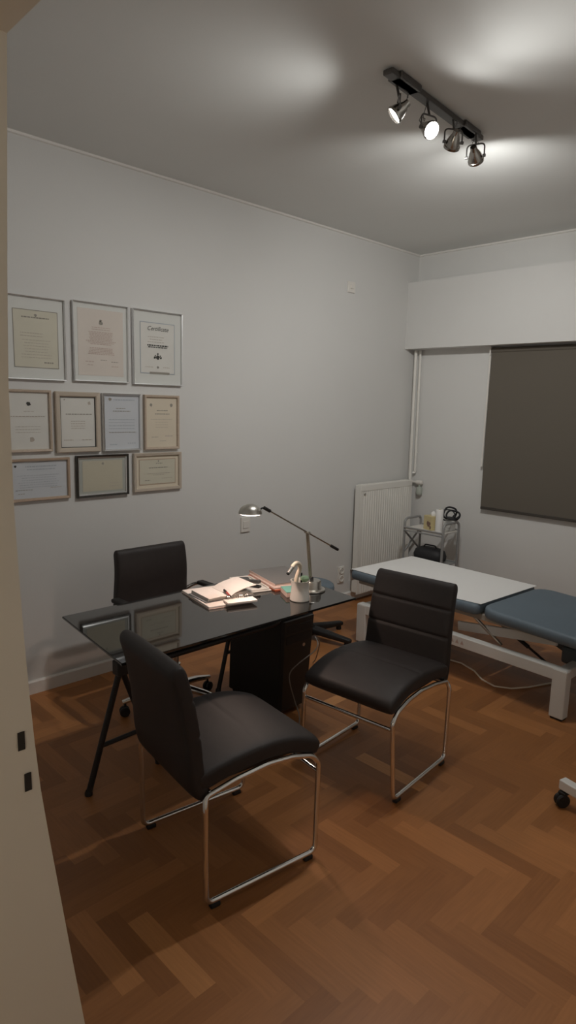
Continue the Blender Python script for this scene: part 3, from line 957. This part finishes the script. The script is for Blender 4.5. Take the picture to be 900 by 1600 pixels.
for k in range(5):
    a = 2 * PI * k / 5 + math.radians(50)
    c, s = math.cos(a), math.sin(a)
    bm = NB()
    tube(bm, [(0.02 * c, 0.02 * s, 0.125), (0.16 * c, 0.16 * s, 0.105), (0.275 * c, 0.275 * s, 0.075)], [0.022, 0.017, 0.012], 10)
    lg = obj('base_leg', bm, M['chrome'], oc, True)
    bm = NB()
    tube(bm, [(0.262 * c, 0.262 * s, 0.03), (0.262 * c, 0.262 * s, 0.078)], 0.006, 8)
    ctr = Vector((0.265 * c, 0.265 * s, 0.026))
    for sd in (-1, 1):
        m_ = align((-s, c, 0), ctr + Vector((-s, c, 0)) * (sd * 0.011 - 0.008))
        lathe(bm, [(0, 0), (0.022, 0), (0.026, 0.004), (0.026, 0.012), (0.022, 0.016), (0, 0.016)], 16, m_)
    obj('caster', bm, M['rubber'], lg, True)

# ------------------------------------------------------------------ desk lamp
lamp = thing('desk_lamp', 'brushed metal balance arm desk lamp lighting the papers', 'desk lamp', (1.216, -2.495, DZ))
bm = NB(); lathe(bm, [(0, 0), (0.066, 0), (0.068, 0.004), (0.066, 0.009), (0.050, 0.012), (0.047, 0.020), (0.046, 0.046), (0.042, 0.052), (0.015, 0.054), (0, 0.054)], 32)
base = obj('base', bm, M['steel'], lamp, True)
bm = NB(); box(bm, (0.0, -0.012, 0.060), (0.022, 0.026, 0.020), 0.003)
obj('base_joint', bm, M['lamp_metal'], base)
piv = Vector((0.0, -0.043, 0.296))
bm = NB()
for s in (-1, 1):
    tube(bm, [(s * 0.006, -0.010, 0.060), piv + Vector((s * 0.006, 0, 0))], 0.0042, 8)
obj('post', bm, M['aged'], lamp, True)
hd, cw = Vector((0.0, -0.330, 0.444)), Vector((0.0, 0.187, 0.178))
bm = NB(); tube(bm, [hd, piv, cw], 0.0036, 8)
obj('arm', bm, M['aged'], lamp, True)
bm = NB(); tube(bm, [piv + Vector((-0.016, 0, 0)), piv + Vector((0.016, 0, 0))], 0.0065, 10)
obj('pivot', bm, M['steel'], lamp, True)
d = (cw - piv).normalized()
bm = NB(); tube(bm, [cw - d * 0.065, cw - d * 0.062, cw - d * 0.002, cw], [0.005, 0.0075, 0.0075, 0.005], 12)
obj('counterweight', bm, M['rubber'], lamp, True)
d2 = (hd - piv).normalized()
bm = NB()
tube(bm, [hd - d2 * 0.045, hd - d2 * 0.042, hd - d2 * 0.002, hd], [0.005, 0.008, 0.008, 0.005], 12)
tube(bm, [hd, hd + Vector((0, -0.015, -0.002)), hd + Vector((0, -0.028, -0.012))], 0.004, 8)
obj('head_joint', bm, M['rubber'], lamp, True)
hc = Vector((0.0, -0.410, 0.428))
bm = NB()
lathe(bm, [(0.0, 0.040), (0.012, 0.040), (0.020, 0.037), (0.034, 0.030), (0.045, 0.019), (0.051, 0.006), (0.0525, -0.002), (0.0505, -0.002), (0.049, 0.006), (0.043, 0.017), (0.032, 0.027), (0.018, 0.034), (0.0, 0.035)], 32, Matrix.Translation(hc))
shade = obj('lamp_shade', bm, M['steel'], lamp, True)
bm = NB(); lathe(bm, [(0.0, -0.008), (0.030, -0.008), (0.044, -0.006), (0.0485, 0.003)], 28, Matrix.Translation(hc))
obj('diffuser', bm, M['desk_bulb'], shade, True)
dl = bpy.data.lights.new('desk_lamp_beam', 'SPOT'); dl.energy = DESK_LAMP_POWER; dl.color = (1.0, 0.72, 0.58)
dl.spot_size = math.radians(150); dl.spot_blend = 0.6; dl.shadow_soft_size = 0.03
dlo = bpy.data.objects.new('desk_lamp_beam', dl); C.objects.link(dlo)
dlo.location = (1.216, -2.495 - 0.410, DZ + 0.428 - 0.012)

# ------------------------------------------------------------------ things on the desk
# A4 pad under the diary
R12 = math.radians(-12)
pad = thing('writing_pad', 'white writing pad lying under the open diary', 'paper pad', (1.009, -2.930, DZ), R12)
bm = NB(); box(bm, (0, 0, 0.0055), (0.30, 0.215, 0.011), 0.003)
obj('pages', bm, M['page'], pad)
bm = NB(); box(bm, (0.0, 0.0, 0.0008), (0.304, 0.219, 0.0016), 0.0005)
obj('backing_board', bm, M['pink'], pad)
# open diary
dia = thing('open_diary', 'open grey diary with raised white page on the writing pad', 'book', (1.019, -2.910, DZ + 0.011), math.radians(-8))
bm = NB(); box(bm, (0.0, -0.065, 0.002), (0.168, 0.120, 0.004), 0.001); 
obj('cover', bm, M['greycover'], dia)
bm = NB()
loft(bm, [[(-0.079, 0.002, 0.004), (-0.079, -0.113, 0.004), (-0.079, -0.110, 0.018), (-0.079, -0.05, 0.021), (-0.079, -0.004, 0.015)],
          [(0.079, 0.002, 0.004), (0.079, -0.113, 0.004), (0.079, -0.110, 0.018), (0.079, -0.05, 0.021), (0.079, -0.004, 0.015)]])
blk = obj('page_block', bm, M['page_side'], dia)
bm = NB()
pr = []
for u in (-0.079, 0.088):
    pr.append([(u, -0.003, 0.0165), (u, -0.05, 0.0222), (u, -0.110, 0.0190), (u, -0.110, 0.0178), (u, -0.05, 0.0210), (u, -0.003, 0.0150)])
loft(bm, pr)
obj('left_page', bm, M['page'], dia)
bm = NB()
prr = []
for u in (-0.079, 0.088):
    top_ = [(0.0, 0.016), (0.03, 0.030), (0.07, 0.041), (0.115, 0.048), (0.142, 0.049)]
    prr.append([(u, y, z) for y, z in top_] + [(u, y, z - 0.0022) for y, z in top_[::-1]])
loft(bm, prr)
obj('right_page', bm, M['page'], dia)
bm = NB()
loft(bm, [[(u, 0.0, 0.0), (u, 0.135, 0.0), (u, 0.132, 0.006), (u, 0.10, 0.026), (u, 0.03, 0.020), (u, 0.0, 0.012)] for u in (-0.077, 0.077)])
obj('page_block', bm, M['page_side'], dia)
# pen on the diary
pen = thing('pen', 'red and black pen lying across the open diary', 'pen', (1.082, -2.923, DZ + 0.011 + 0.0268), math.radians(-22))
bm = NB(); tube(bm, [(-0.005, 0, 0), (0.045, 0, -0.002)], 0.0045, 10); obj('barrel', bm, M['red'], pen, True)
bm = NB(); tube(bm, [(-0.045, 0, 0.0), (-0.005, 0, 0)], 0.005, 10); obj('cap', bm, M['rubber'], pen, True)
bm = NB(); tube(bm, [(0.045, 0, -0.002), (0.060, 0, -0.003)], [0.0042, 0.001], 10); obj('tip', bm, M['rubber'], pen, True)
# little spiral notebook in front of the diary
sn = thing('spiral_notebook', 'small white spiral notebook at the front edge of the writing pad', 'notebook', (1.161, -2.910, DZ + 0.011), math.radians(72))
bm = NB(); box(bm, (0, -0.004, 0.006), (0.145, 0.060, 0.010), 0.002)
obj('pages', bm, M['page'], sn)
bm = NB()
sp = []
for k in range(12 * 12):
    a = 2 * PI * k / 12
    sp.append((-0.055 + 0.105 * k / 144, 0.026 + 0.008 * math.cos(a), 0.013 + 0.0115 * math.sin(a)))
tube(bm, sp, 0.0018, 5)
obj('spiral_binding', bm, M['steel'], sn, True)
# white letter tray with stapler and sunglasses-like case
tr = thing('document_tray', 'flat white tray behind the diary holding dark stationery', 'tray', (0.959, -2.680, DZ), math.radians(-17))
bm = NB(); box(bm, (0, 0, 0.004), (0.26, 0.125, 0.008), 0.003)
obj('tray_base', bm, M['white_plastic'], tr)
bm = NB()
rim = fillet([(-0.122, -0.055, 0.012), (0.122, -0.055, 0.012), (0.122, 0.055, 0.012), (-0.122, 0.055, 0.012), (-0.122, -0.055, 0.012)], 0.02)
tube(bm, rim, 0.005, 8)
obj('rim', bm, M['white_plastic'], tr, True)
st = thing('stapler', 'small dark stapler lying on the white tray', 'stapler', (0.999, -2.700, DZ + 0.008), math.radians(20))
bm = NB(); box(bm, (0, 0, 0.005), (0.100, 0.030, 0.010), 0.003); obj('stapler_base', bm, M['rubber'], st)
bm = NB(); box(bm, (0.002, 0, 0.026), (0.096, 0.026, 0.018), 0.007, Matrix.Rotation(math.radians(-6), 3, 'Y')); obj('stapler_arm', bm, M['lamp_metal'], st)
bm = NB(); box(bm, (-0.042, 0, 0.016), (0.016, 0.024, 0.022), 0.003); obj('hinge', bm, M['steel'], st)
ph = thing('mobile_phone', 'black mobile phone on the far end of the white tray', 'phone', (0.915, -2.672, DZ + 0.008), math.radians(-30))
bm = NB(); box(bm, (0, 0, 0.006), (0.115, 0.058, 0.011), 0.004); obj('phone_body', bm, M['rubber'], ph)
bm = NB(); box(bm, (0, 0, 0.0120), (0.100, 0.050, 0.001), 0.0003); obj('screen', bm, M['glass'], ph)
# folders
fl_specs = [('orange_folder', 'orange folder at the bottom of the stack behind the cup', M['orange'], 0.0, 0.007, -15, 0.31, 0.225),
            ('paper_file', 'salmon paper file in the middle of the folder stack', M['pink'], 0.007, 0.009, -17, 0.305, 0.22),
            ('grey_folder', 'smoky grey folder topmost of the stack by the wall side', M['greyfolder'], 0.016, 0.012, -16, 0.30, 0.215)]
for nm, lb, m_, z0, th, ang, lx, ly in fl_specs:
    t = thing('folder', lb, 'folder', (0.999, -2.500, DZ + z0), math.radians(ang), 'folders stacked on the desk')
    if nm == 'grey_folder':
        t.location = (0.979, -2.485, DZ + z0)
    bm = NB(); box(bm, (0, 0.0, th - 0.0012), (lx, ly, 0.0024), 0.0008); obj('front_cover', bm, m_, t)
    bm = NB(); box(bm, (0, 0.0, 0.0012), (lx, ly, 0.0024), 0.0008); obj('rear_cover', bm, M['pink'] if nm == 'grey_folder' else m_, t)
    bm = NB(); box(bm, (0, 0.002, th / 2), (lx - 0.008, ly - 0.012, th - 0.004)); obj('papers', bm, M['page'], t)
    bm = NB(); box(bm, (0, -ly / 2 + 0.001, th / 2), (lx, 0.003, th), 0.001); obj('spine', bm, M['pink'] if nm == 'grey_folder' else m_, t)
# mint pad in front of the folders
mp = thing('sticky_note_pad', 'mint green note pad between the folders and the white cup', 'note pad', (1.199, -2.625, DZ), math.radians(-28))
bm = NB(); box(bm, (0, 0, 0.012), (0.105, 0.070, 0.024), 0.002); obj('note_block', bm, M['pink'], mp)
bm = NB(); box(bm, (0, 0, 0.0255), (0.106, 0.071, 0.004), 0.001); obj('top_sheet', bm, M['teal'], mp)
# white cup with bits in it
bm = NB(); lathe(bm, [(0, 0.0), (0.044, 0.0), (0.047, 0.004), (0.046, 0.015), (0.0415, 0.045), (0.040, 0.065), (0.042, 0.085), (0.045, 0.096), (0.043, 0.096), (0.040, 0.085), (0.038, 0.065), (0.0395, 0.045), (0.043, 0.010), (0, 0.008)], 32)
tag(obj('white_cup', bm, M['white_plastic'], None, True), 'flared white cup holding pens at the front of the lamp', 'cup').location = (1.291, -2.655, DZ)
bm = NB()
hook = [(-0.01, -0.008, 0.02), (-0.012, -0.016, 0.085), (-0.010, -0.008, 0.115), (-0.006, 0.004, 0.140), (-0.004, -0.004, 0.162), (-0.002, -0.026, 0.172), (0.0, -0.046, 0.164), (0.002, -0.056, 0.156)]
hk = thing('hooked_tool', 'cream hooked plastic tool standing in the white cup', 'tool', (1.291, -2.655, DZ + 0.01))
tube(bm, fillet(hook, 0.02, 4), 0.0105, 10)
obj('hook_body', bm, M['cream'], hk, True)
bm = NB(); tube(bm, [(0.001, -0.052, 0.159), (0.006, -0.086, 0.134)], [0.0095, 0.009], 10); obj('hook_tip', bm, M['steel'], hk, True)
bm = NB(); tube(bm, [(0.006, -0.086, 0.134), (0.0065, -0.090, 0.131)], 0.0075, 10); obj('tip_cap', bm, M['rubber'], hk, True)
gs = thing('green_stamp', 'pale green capped stick standing in the white cup', 'stationery', (1.302, -2.637, DZ + 0.0))
bm = NB(); lathe(bm, [(0, 0.012), (0.012, 0.012), (0.012, 0.094), (0.020, 0.097), (0.021, 0.106), (0.016, 0.113), (0, 0.114)], 18); obj('cap', bm, M['green'], gs, True)
bm = NB(); tube(bm, [(-0.010, 0.016, 0.02), (-0.012, 0.020, 0.125)], 0.004, 8)
tag(obj('pen', bm, M['rubber'], None, True), 'dark pen upright in the white cup behind the hooked tool', 'pen').location = (1.291, -2.655, DZ)
# ------------------------------------------------------------------ treatment couch
couch = thing('treatment_couch', 'slate blue treatment couch on white steel frame along the back wall', 'treatment couch', (1.42, -1.12, 0), math.radians(-3.2))
LX0, LX1 = -0.705, 0.675
FY, BY = -0.335, 0.30
def leg_box(x, y):
    bm = NB(); bx(bm, x - 0.038, x + 0.038, y - 0.03, y + 0.03, 0.012, 0.272, 0.004)
    g = obj('leg', bm, M['couchwhite'], couch)
    bm = NB(); bx(bm, x - 0.032, x + 0.032, y - 0.025, y + 0.025, 0.0, 0.014, 0.003)
    obj('foot_pad', bm, M['rubber'], g)
for x in (LX0, LX1):
    for y in (FY, BY):
        leg_box(x, y)
for y in (FY, BY):
    bm = NB(); bx(bm, LX0 - 0.036, LX1 + 0.036, y - 0.028, y + 0.028, 0.212, 0.276, 0.004)
    rl = obj('side_rail', bm, M['couchwhite'], couch)
    if y == FY:
        for k in range(3):
            bm = NB(); x = 0.02 + k * 0.034
            bm.faces.new([bm.verts.new((x + u, y - 0.0290, 0.245 + v)) for u, v in ((-0.012, -0.012), (0.012, -0.012), (0, 0.014))])
            obj('warning_mark', bm, M['ink_red'], rl)
for x in (LX0, LX1):
    bm = NB(); bx(bm, x - 0.028, x + 0.028, FY, BY, 0.215, 0.270, 0.004)
    obj('end_rail', bm, M['couchwhite'], couch)
# upper carrying frame
bm = NB()
for y in (FY + 0.06, BY - 0.06):
    bx(bm, -0.80, 1.05, y - 0.018, y + 0.018, 0.388, 0.424, 0.003)
for x in (-0.76, -0.1, 0.19, 0.98):
    bx(bm, x - 0.018, x + 0.018, FY + 0.06, BY - 0.06, 0.390, 0.422, 0.003)
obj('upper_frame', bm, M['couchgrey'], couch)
# lifting linkage
for y in (FY + 0.10, BY - 0.10):
    bm = NB()
    box(bm, (0.28, y, 0.335), (0.62, 0.020, 0.055), 0.004, Matrix.Rotation(math.radians(-8), 3, 'Y'))
    obj('lift_arm', bm, M['couchwhite'], couch)
    bm = NB()
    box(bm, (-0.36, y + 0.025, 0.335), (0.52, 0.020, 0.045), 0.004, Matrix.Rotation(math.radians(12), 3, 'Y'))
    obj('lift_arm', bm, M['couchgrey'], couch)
bm = NB(); tube(bm, [(0.10, -0.10, 0.37), (0.36, -0.10, 0.24)], 0.012, 10); tube(bm, [(0.36, -0.10, 0.24), (0.50, -0.10, 0.17)], 0.007, 8)
obj('gas_strut', bm, M['rubber'], couch, True)
bm = NB(); box(bm, (0.68, -0.05, 0.285), (0.20, 0.24, 0.10), 0.02); box(bm, (0.45, -0.05, 0.33), (0.24, 0.06, 0.05), 0.01, Matrix.Rotation(math.radians(20), 3, 'Y'))
obj('lift_motor', bm, M['slate'], couch)
bm = NB(); tube(bm, [(0.05, FY + 0.09, 0.40), (0.16, FY + 0.09, 0.33), (0.26, FY + 0.11, 0.25)], 0.010, 8)
obj('lift_lever', bm, M['steel'], couch, True)
def pad_mesh(x0, x1, y0, y1, z0, z1, rc_l, rc_r, tilt=0.0, piv=0.0):
    """upholstered pad: rounded corners in plan, soft edges"""
    bm = NB()
    def outline(ins, r_l, r_r):
        pts = []
        for (cx, cy, a0, r) in ((x1 - r_r, y1 - r_r, 0, r_r), (x0 + r_l, y1 - r_l, 90, r_l), (x0 + r_l, y0 + r_l, 180, r_l), (x1 - r_r, y0 + r_r, 270, r_r)):
            for k in range(9):
                a = math.radians(a0 + 90 * k / 8)
                rr = max(0.002, r - ins)
                pts.append((cx + rr * math.cos(a), cy + rr * math.sin(a)))
        return pts
    rings = []
    h = z1 - z0
    for ins, fz in ((0.02, 0), (0.006, 0.06), (0.0, 0.25), (0.0, 0.65), (0.004, 0.85), (0.012, 0.96), (0.03, 1.0)):
        rings.append([(px, py, z0 + h * fz + math.sin(tilt) * (px - piv)) for px, py in outline(ins, rc_l, rc_r)])
    loft(bm, rings)
    return bm
obj('body_cushion', pad_mesh(-0.84, 0.160, FY - 0.02, BY + 0.035, 0.424, 0.488, 0.05, 0.04), M['blue'], couch, True, 50)
obj('head_cushion', pad_mesh(0.172, 1.06, FY - 0.03, BY + 0.045, 0.424, 0.486, 0.11, 0.05, math.radians(-2.0), 0.172), M['blue'], couch, True, 50)
# couch paper
bm = NB()
prof = [(0.165, 0.4905), (0.0, 0.4905), (-0.4, 0.4900), (-0.78, 0.4905), (-0.835, 0.4890), (-0.848, 0.478), (-0.851, 0.44), (-0.853, 0.40)]
prof2 = [(x + (0.0012 if z < 0.48 else 0), z - (0.0012 if z >= 0.48 else 0)) for x, z in prof]
w0, w1 = FY - 0.005, BY + 0.02
A1 = [bm.verts.new((x, w0 + (0.02 if x > 0.1 else 0), z)) for x, z in prof]; A2 = [bm.verts.new((x, w1, z)) for x, z in prof]
B1 = [bm.verts.new((x, w0 + (0.02 if x > 0.1 else 0), z)) for x, z in prof2]; B2 = [bm.verts.new((x, w1, z)) for x, z in prof2]
for k in range(len(prof) - 1):
    bm.faces.new((A1[k], A1[k + 1], A2[k + 1], A2[k])); bm.faces.new((B1[k], B2[k], B2[k + 1], B1[k + 1]))
    bm.faces.new((A1[k], B1[k], B1[k + 1], A1[k + 1])); bm.faces.new((A2[k], A2[k + 1], B2[k + 1], B2[k]))
bm.faces.new((A1[0], A2[0], B2[0], B1[0])); bm.faces.new((A1[-1], B1[-1], B2[-1], A2[-1]))
sheet = tag(obj('couch_paper', bm, M['paper']), 'white paper sheet spread over the blue treatment couch', 'paper sheet')
sheet.location = (1.42, -1.12, 0); sheet.rotation_euler = (0, 0, math.radians(-3.2))
# lead on the floor by the couch
bm = NB()
tube(bm, [(0.95, -1.10, 0.006), (1.12, -1.2, 0.006), (1.258, -1.241, 0.006), (1.352, -1.232, 0.006), (1.468, -1.28, 0.006), (1.563, -1.36, 0.006), (1.66, -1.39, 0.006), (1.741, -1.345, 0.006), (1.80, -1.25, 0.006), (1.9, -1.0, 0.006)], 0.005, 8)
tag(obj('power_lead', bm, M['cream'], None, True), 'pale power lead curling on the floor under the couch', 'power lead')

# ------------------------------------------------------------------ trolley in the corner and what stands on it
tl = thing('steel_trolley', 'small grey tubular trolley in the corner behind the couch', 'trolley', (0.485, -0.322, 0))
HX, HY, TZ = 0.180, 0.113, 0.70
for s in (-1, 1):
    bm = NB()
    x = s * HX
    tube(bm, fillet([(x, -HY, 0.05), (x, -HY, TZ), (x, HY, TZ), (x, HY, 0.05)], 0.045, 6), 0.0105, 10)
    obj('hoop_frame', bm, M['trolleygrey'], tl, True)
for z, nm in ((0.628, 'top_tray'), (0.365, 'lower_shelf'), (0.14, 'lower_shelf')):
    bm = NB(); bx(bm, -HX + 0.006, HX - 0.006, -HY - 0.012, HY, z - 0.008, z, 0.003)
    sh = obj(nm, bm, M['white_plastic'] if nm == 'top_tray' else M['trolleygrey'], tl)
    bm = NB()
    tube(bm, [(-HX, -HY - 0.012, z + 0.004), (HX, -HY - 0.012, z + 0.004)], 0.007, 8)
    tube(bm, [(-HX, HY, z + 0.004), (HX, HY, z + 0.004)], 0.007, 8)
    if nm == 'top_tray':
        tube(bm, [(-HX, -HY - 0.012, z - 0.022), (HX, -HY - 0.012, z - 0.022)], 0.006, 8)
    obj('shelf_rail', bm, M['trolleygrey'], sh, True)
bm = NB()
tube(bm, [(-HX, -HY, 0.42), (-HX, HY, 0.60)], 0.008, 8); tube(bm, [(-HX, HY, 0.42), (-HX, -HY, 0.60)], 0.008, 8)
obj('side_brace', bm, M['trolleygrey'], tl, True)
for sx in (-1, 1):
    for sy in (-1, 1):
        bm = NB()
        lathe(bm, [(0, 0), (0.020, 0), (0.024, 0.004), (0.024, 0.014), (0.020, 0.018), (0, 0.018)], 14, align((1, 0, 0), (sx * HX - 0.009, sy * HY, 0.024)))
        tube(bm, [(sx * HX, sy * HY, 0.024), (sx * HX, sy * HY, 0.06)], 0.007, 8)
        obj('caster', bm, M['rubber'], tl, True)
cbx = thing('tissue_box', 'yellow printed tissue carton on the corner trolley', 'carton', (0.500, -0.345, 0.628), math.radians(-22))
bm = NB(); box(bm, (0, 0, 0.056), (0.105, 0.085, 0.112), 0.002); cb = obj('carton', bm, M['yellowbox'], cbx)
bm = NB()
blob(bm, 0, 0, 0, 0.026, 12, random.Random(2)); blob(bm, 0, 0.024, -0.026, 0.016, 10, random.Random(3))
for v in bm.verts: v.co = Vector((v.co.y + 0.016, -0.0432, v.co.z + 0.05))
obj('carton_picture', bm, M['picture'], cb)
bm = NB()
loft(bm, [[(0.010 + r * math.cos(a) * (1 + 0.3 * math.sin(3 * a + k)), 0.006 + r * math.sin(a), z) for a in [2 * PI * i / 14 for i in range(14)]] for k, (r, z) in enumerate(((0.016, 0.108), (0.022, 0.124), (0.017, 0.14), (0.006, 0.15)))])
obj('tissue', bm, M['paper'], cbx, True)
pr_ = thing('paper_roll', 'tall white paper roll on the corner trolley', 'paper roll', (0.588, -0.378, 0.628))
bm = NB(); lathe(bm, [(0.010, 0), (0.029, 0), (0.030, 0.003), (0.030, 0.172), (0.029, 0.175), (0.010, 0.175), (0.010, 0)], 24); obj('roll', bm, M['paper'], pr_, True)
bm = NB(); lathe(bm, [(0.0085, -0.0), (0.0100, 0.0), (0.0100, 0.176), (0.0085, 0.176), (0.0085, 0.0)], 16); obj('core', bm, M['yellowbox'], pr_, True)
hs = thing('strap_bundle', 'tangle of black straps beside the white roll on the trolley', 'straps', (0.620, -0.270, 0.628))
rnd = random.Random(21)
for k, (r, tx, tz, cz, dx, dy) in enumerate(((0.058, 20, 70, 0.138, -0.012, 0.01), (0.048, -30, 50, 0.130, 0.030, -0.012), (0.052, 60, 20, 0.124, -0.02, -0.01), (0.042, 10, -40, 0.122, 0.040, 0.018))):
    bm = NB()
    m_ = Matrix.Translation((dx, dy, cz)) @ Matrix.Rotation(math.radians(tz), 4, 'Z') @ Matrix.Rotation(math.radians(70 + tx * 0.3), 4, 'X')
    tube(bm, [m_ @ Vector((r * math.cos(a) * 1.1, r * math.sin(a) * 0.85, 0.008 * math.sin(3 * a + k))) for a in [2 * PI * i / 28 for i in range(28)]], 0.0075 if k < 2 else 0.0055, 8, closed=True)
    obj('strap_loop', bm, M['blacknylon'], hs, True)
bm = NB(); box(bm, (0.012, 0, 0.080), (0.08, 0.07, 0.035), 0.012); box(bm, (0.0, 0, 0.034), (0.075, 0.065, 0.066), 0.012)
obj('strap_pouch', bm, M['clearbag'], hs)
bm = NB(); box(bm, (0.008, 0.0, 0.100), (0.085, 0.065, 0.02), 0.008)
obj('strap_pack', bm, M['blacknylon'], hs)
bag = thing('black_bag', 'black soft bag on the trolley lower shelf', 'bag', (0.485, -0.322, 0.365))
bm = NB()
loft(bm, [[(u, v, z) for u, v in superring(w, d, 32, 3.2)] for w, d, z in ((0.20, 0.12, 0.0), (0.26, 0.15, 0.015), (0.27, 0.16, 0.05), (0.24, 0.14, 0.09), (0.16, 0.08, 0.11))])
obj('bag_body', bm, M['blacknylon'], bag, True, 60)
bm = NB(); tube(bm, fillet([(-0.06, 0, 0.105), (-0.05, 0, 0.128), (0.05, 0, 0.128), (0.06, 0, 0.105)], 0.03), 0.006, 8); obj('handle', bm, M['blacknylon'], bag, True)

# ------------------------------------------------------------------ rolling stand at the right edge
rs = thing('rolling_stand', 'white steel stand on black casters on the parquet before the couch leg', 'rolling stand', (2.40, -2.225, 0), math.radians(-14))
for y, nm in ((0.0, 'base_bar'), (0.36, 'base_bar')):
    bm = NB(); bx(bm, 0.0, 0.46, y - 0.02, y + 0.02, 0.073, 0.113, 0.004)
    obj(nm, bm, M['couchwhite'], rs)
bm = NB(); bx(bm, 0.42, 0.46, 0.0, 0.36, 0.073, 0.113, 0.004); obj('cross_bar', bm, M['couchwhite'], rs)
bm = NB(); bx(bm, 0.42, 0.46, 0.16, 0.20, 0.10, 0.85, 0.004); obj('column', bm, M['couchwhite'], rs)
bm = NB(); bx(bm, 0.20, 0.52, 0.02, 0.34, 0.85, 0.87, 0.005); obj('tray', bm, M['couchwhite'], rs)
for x in (0.022, 0.44):
    for y in (0.0, 0.36):
        bm = NB()
        for sd in (-1, 1):
            lathe(bm, [(0, 0), (0.024, 0), (0.0285, 0.004), (0.0285, 0.012), (0.024, 0.016), (0, 0.016)], 18, align((0.9, -0.45, 0), Vector((x - 0.006, y - 0.012, 0.0285)) + Vector((0.9, -0.45, 0)).normalized() * (sd * 0.010 - 0.008)))
        tube(bm, [(x, y, 0.028), (x, y, 0.075)], 0.008, 8)
        box(bm, (x - 0.004, y - 0.006, 0.060), (0.034, 0.034, 0.012), 0.004)
        obj('caster', bm, M['rubber'], rs, True)
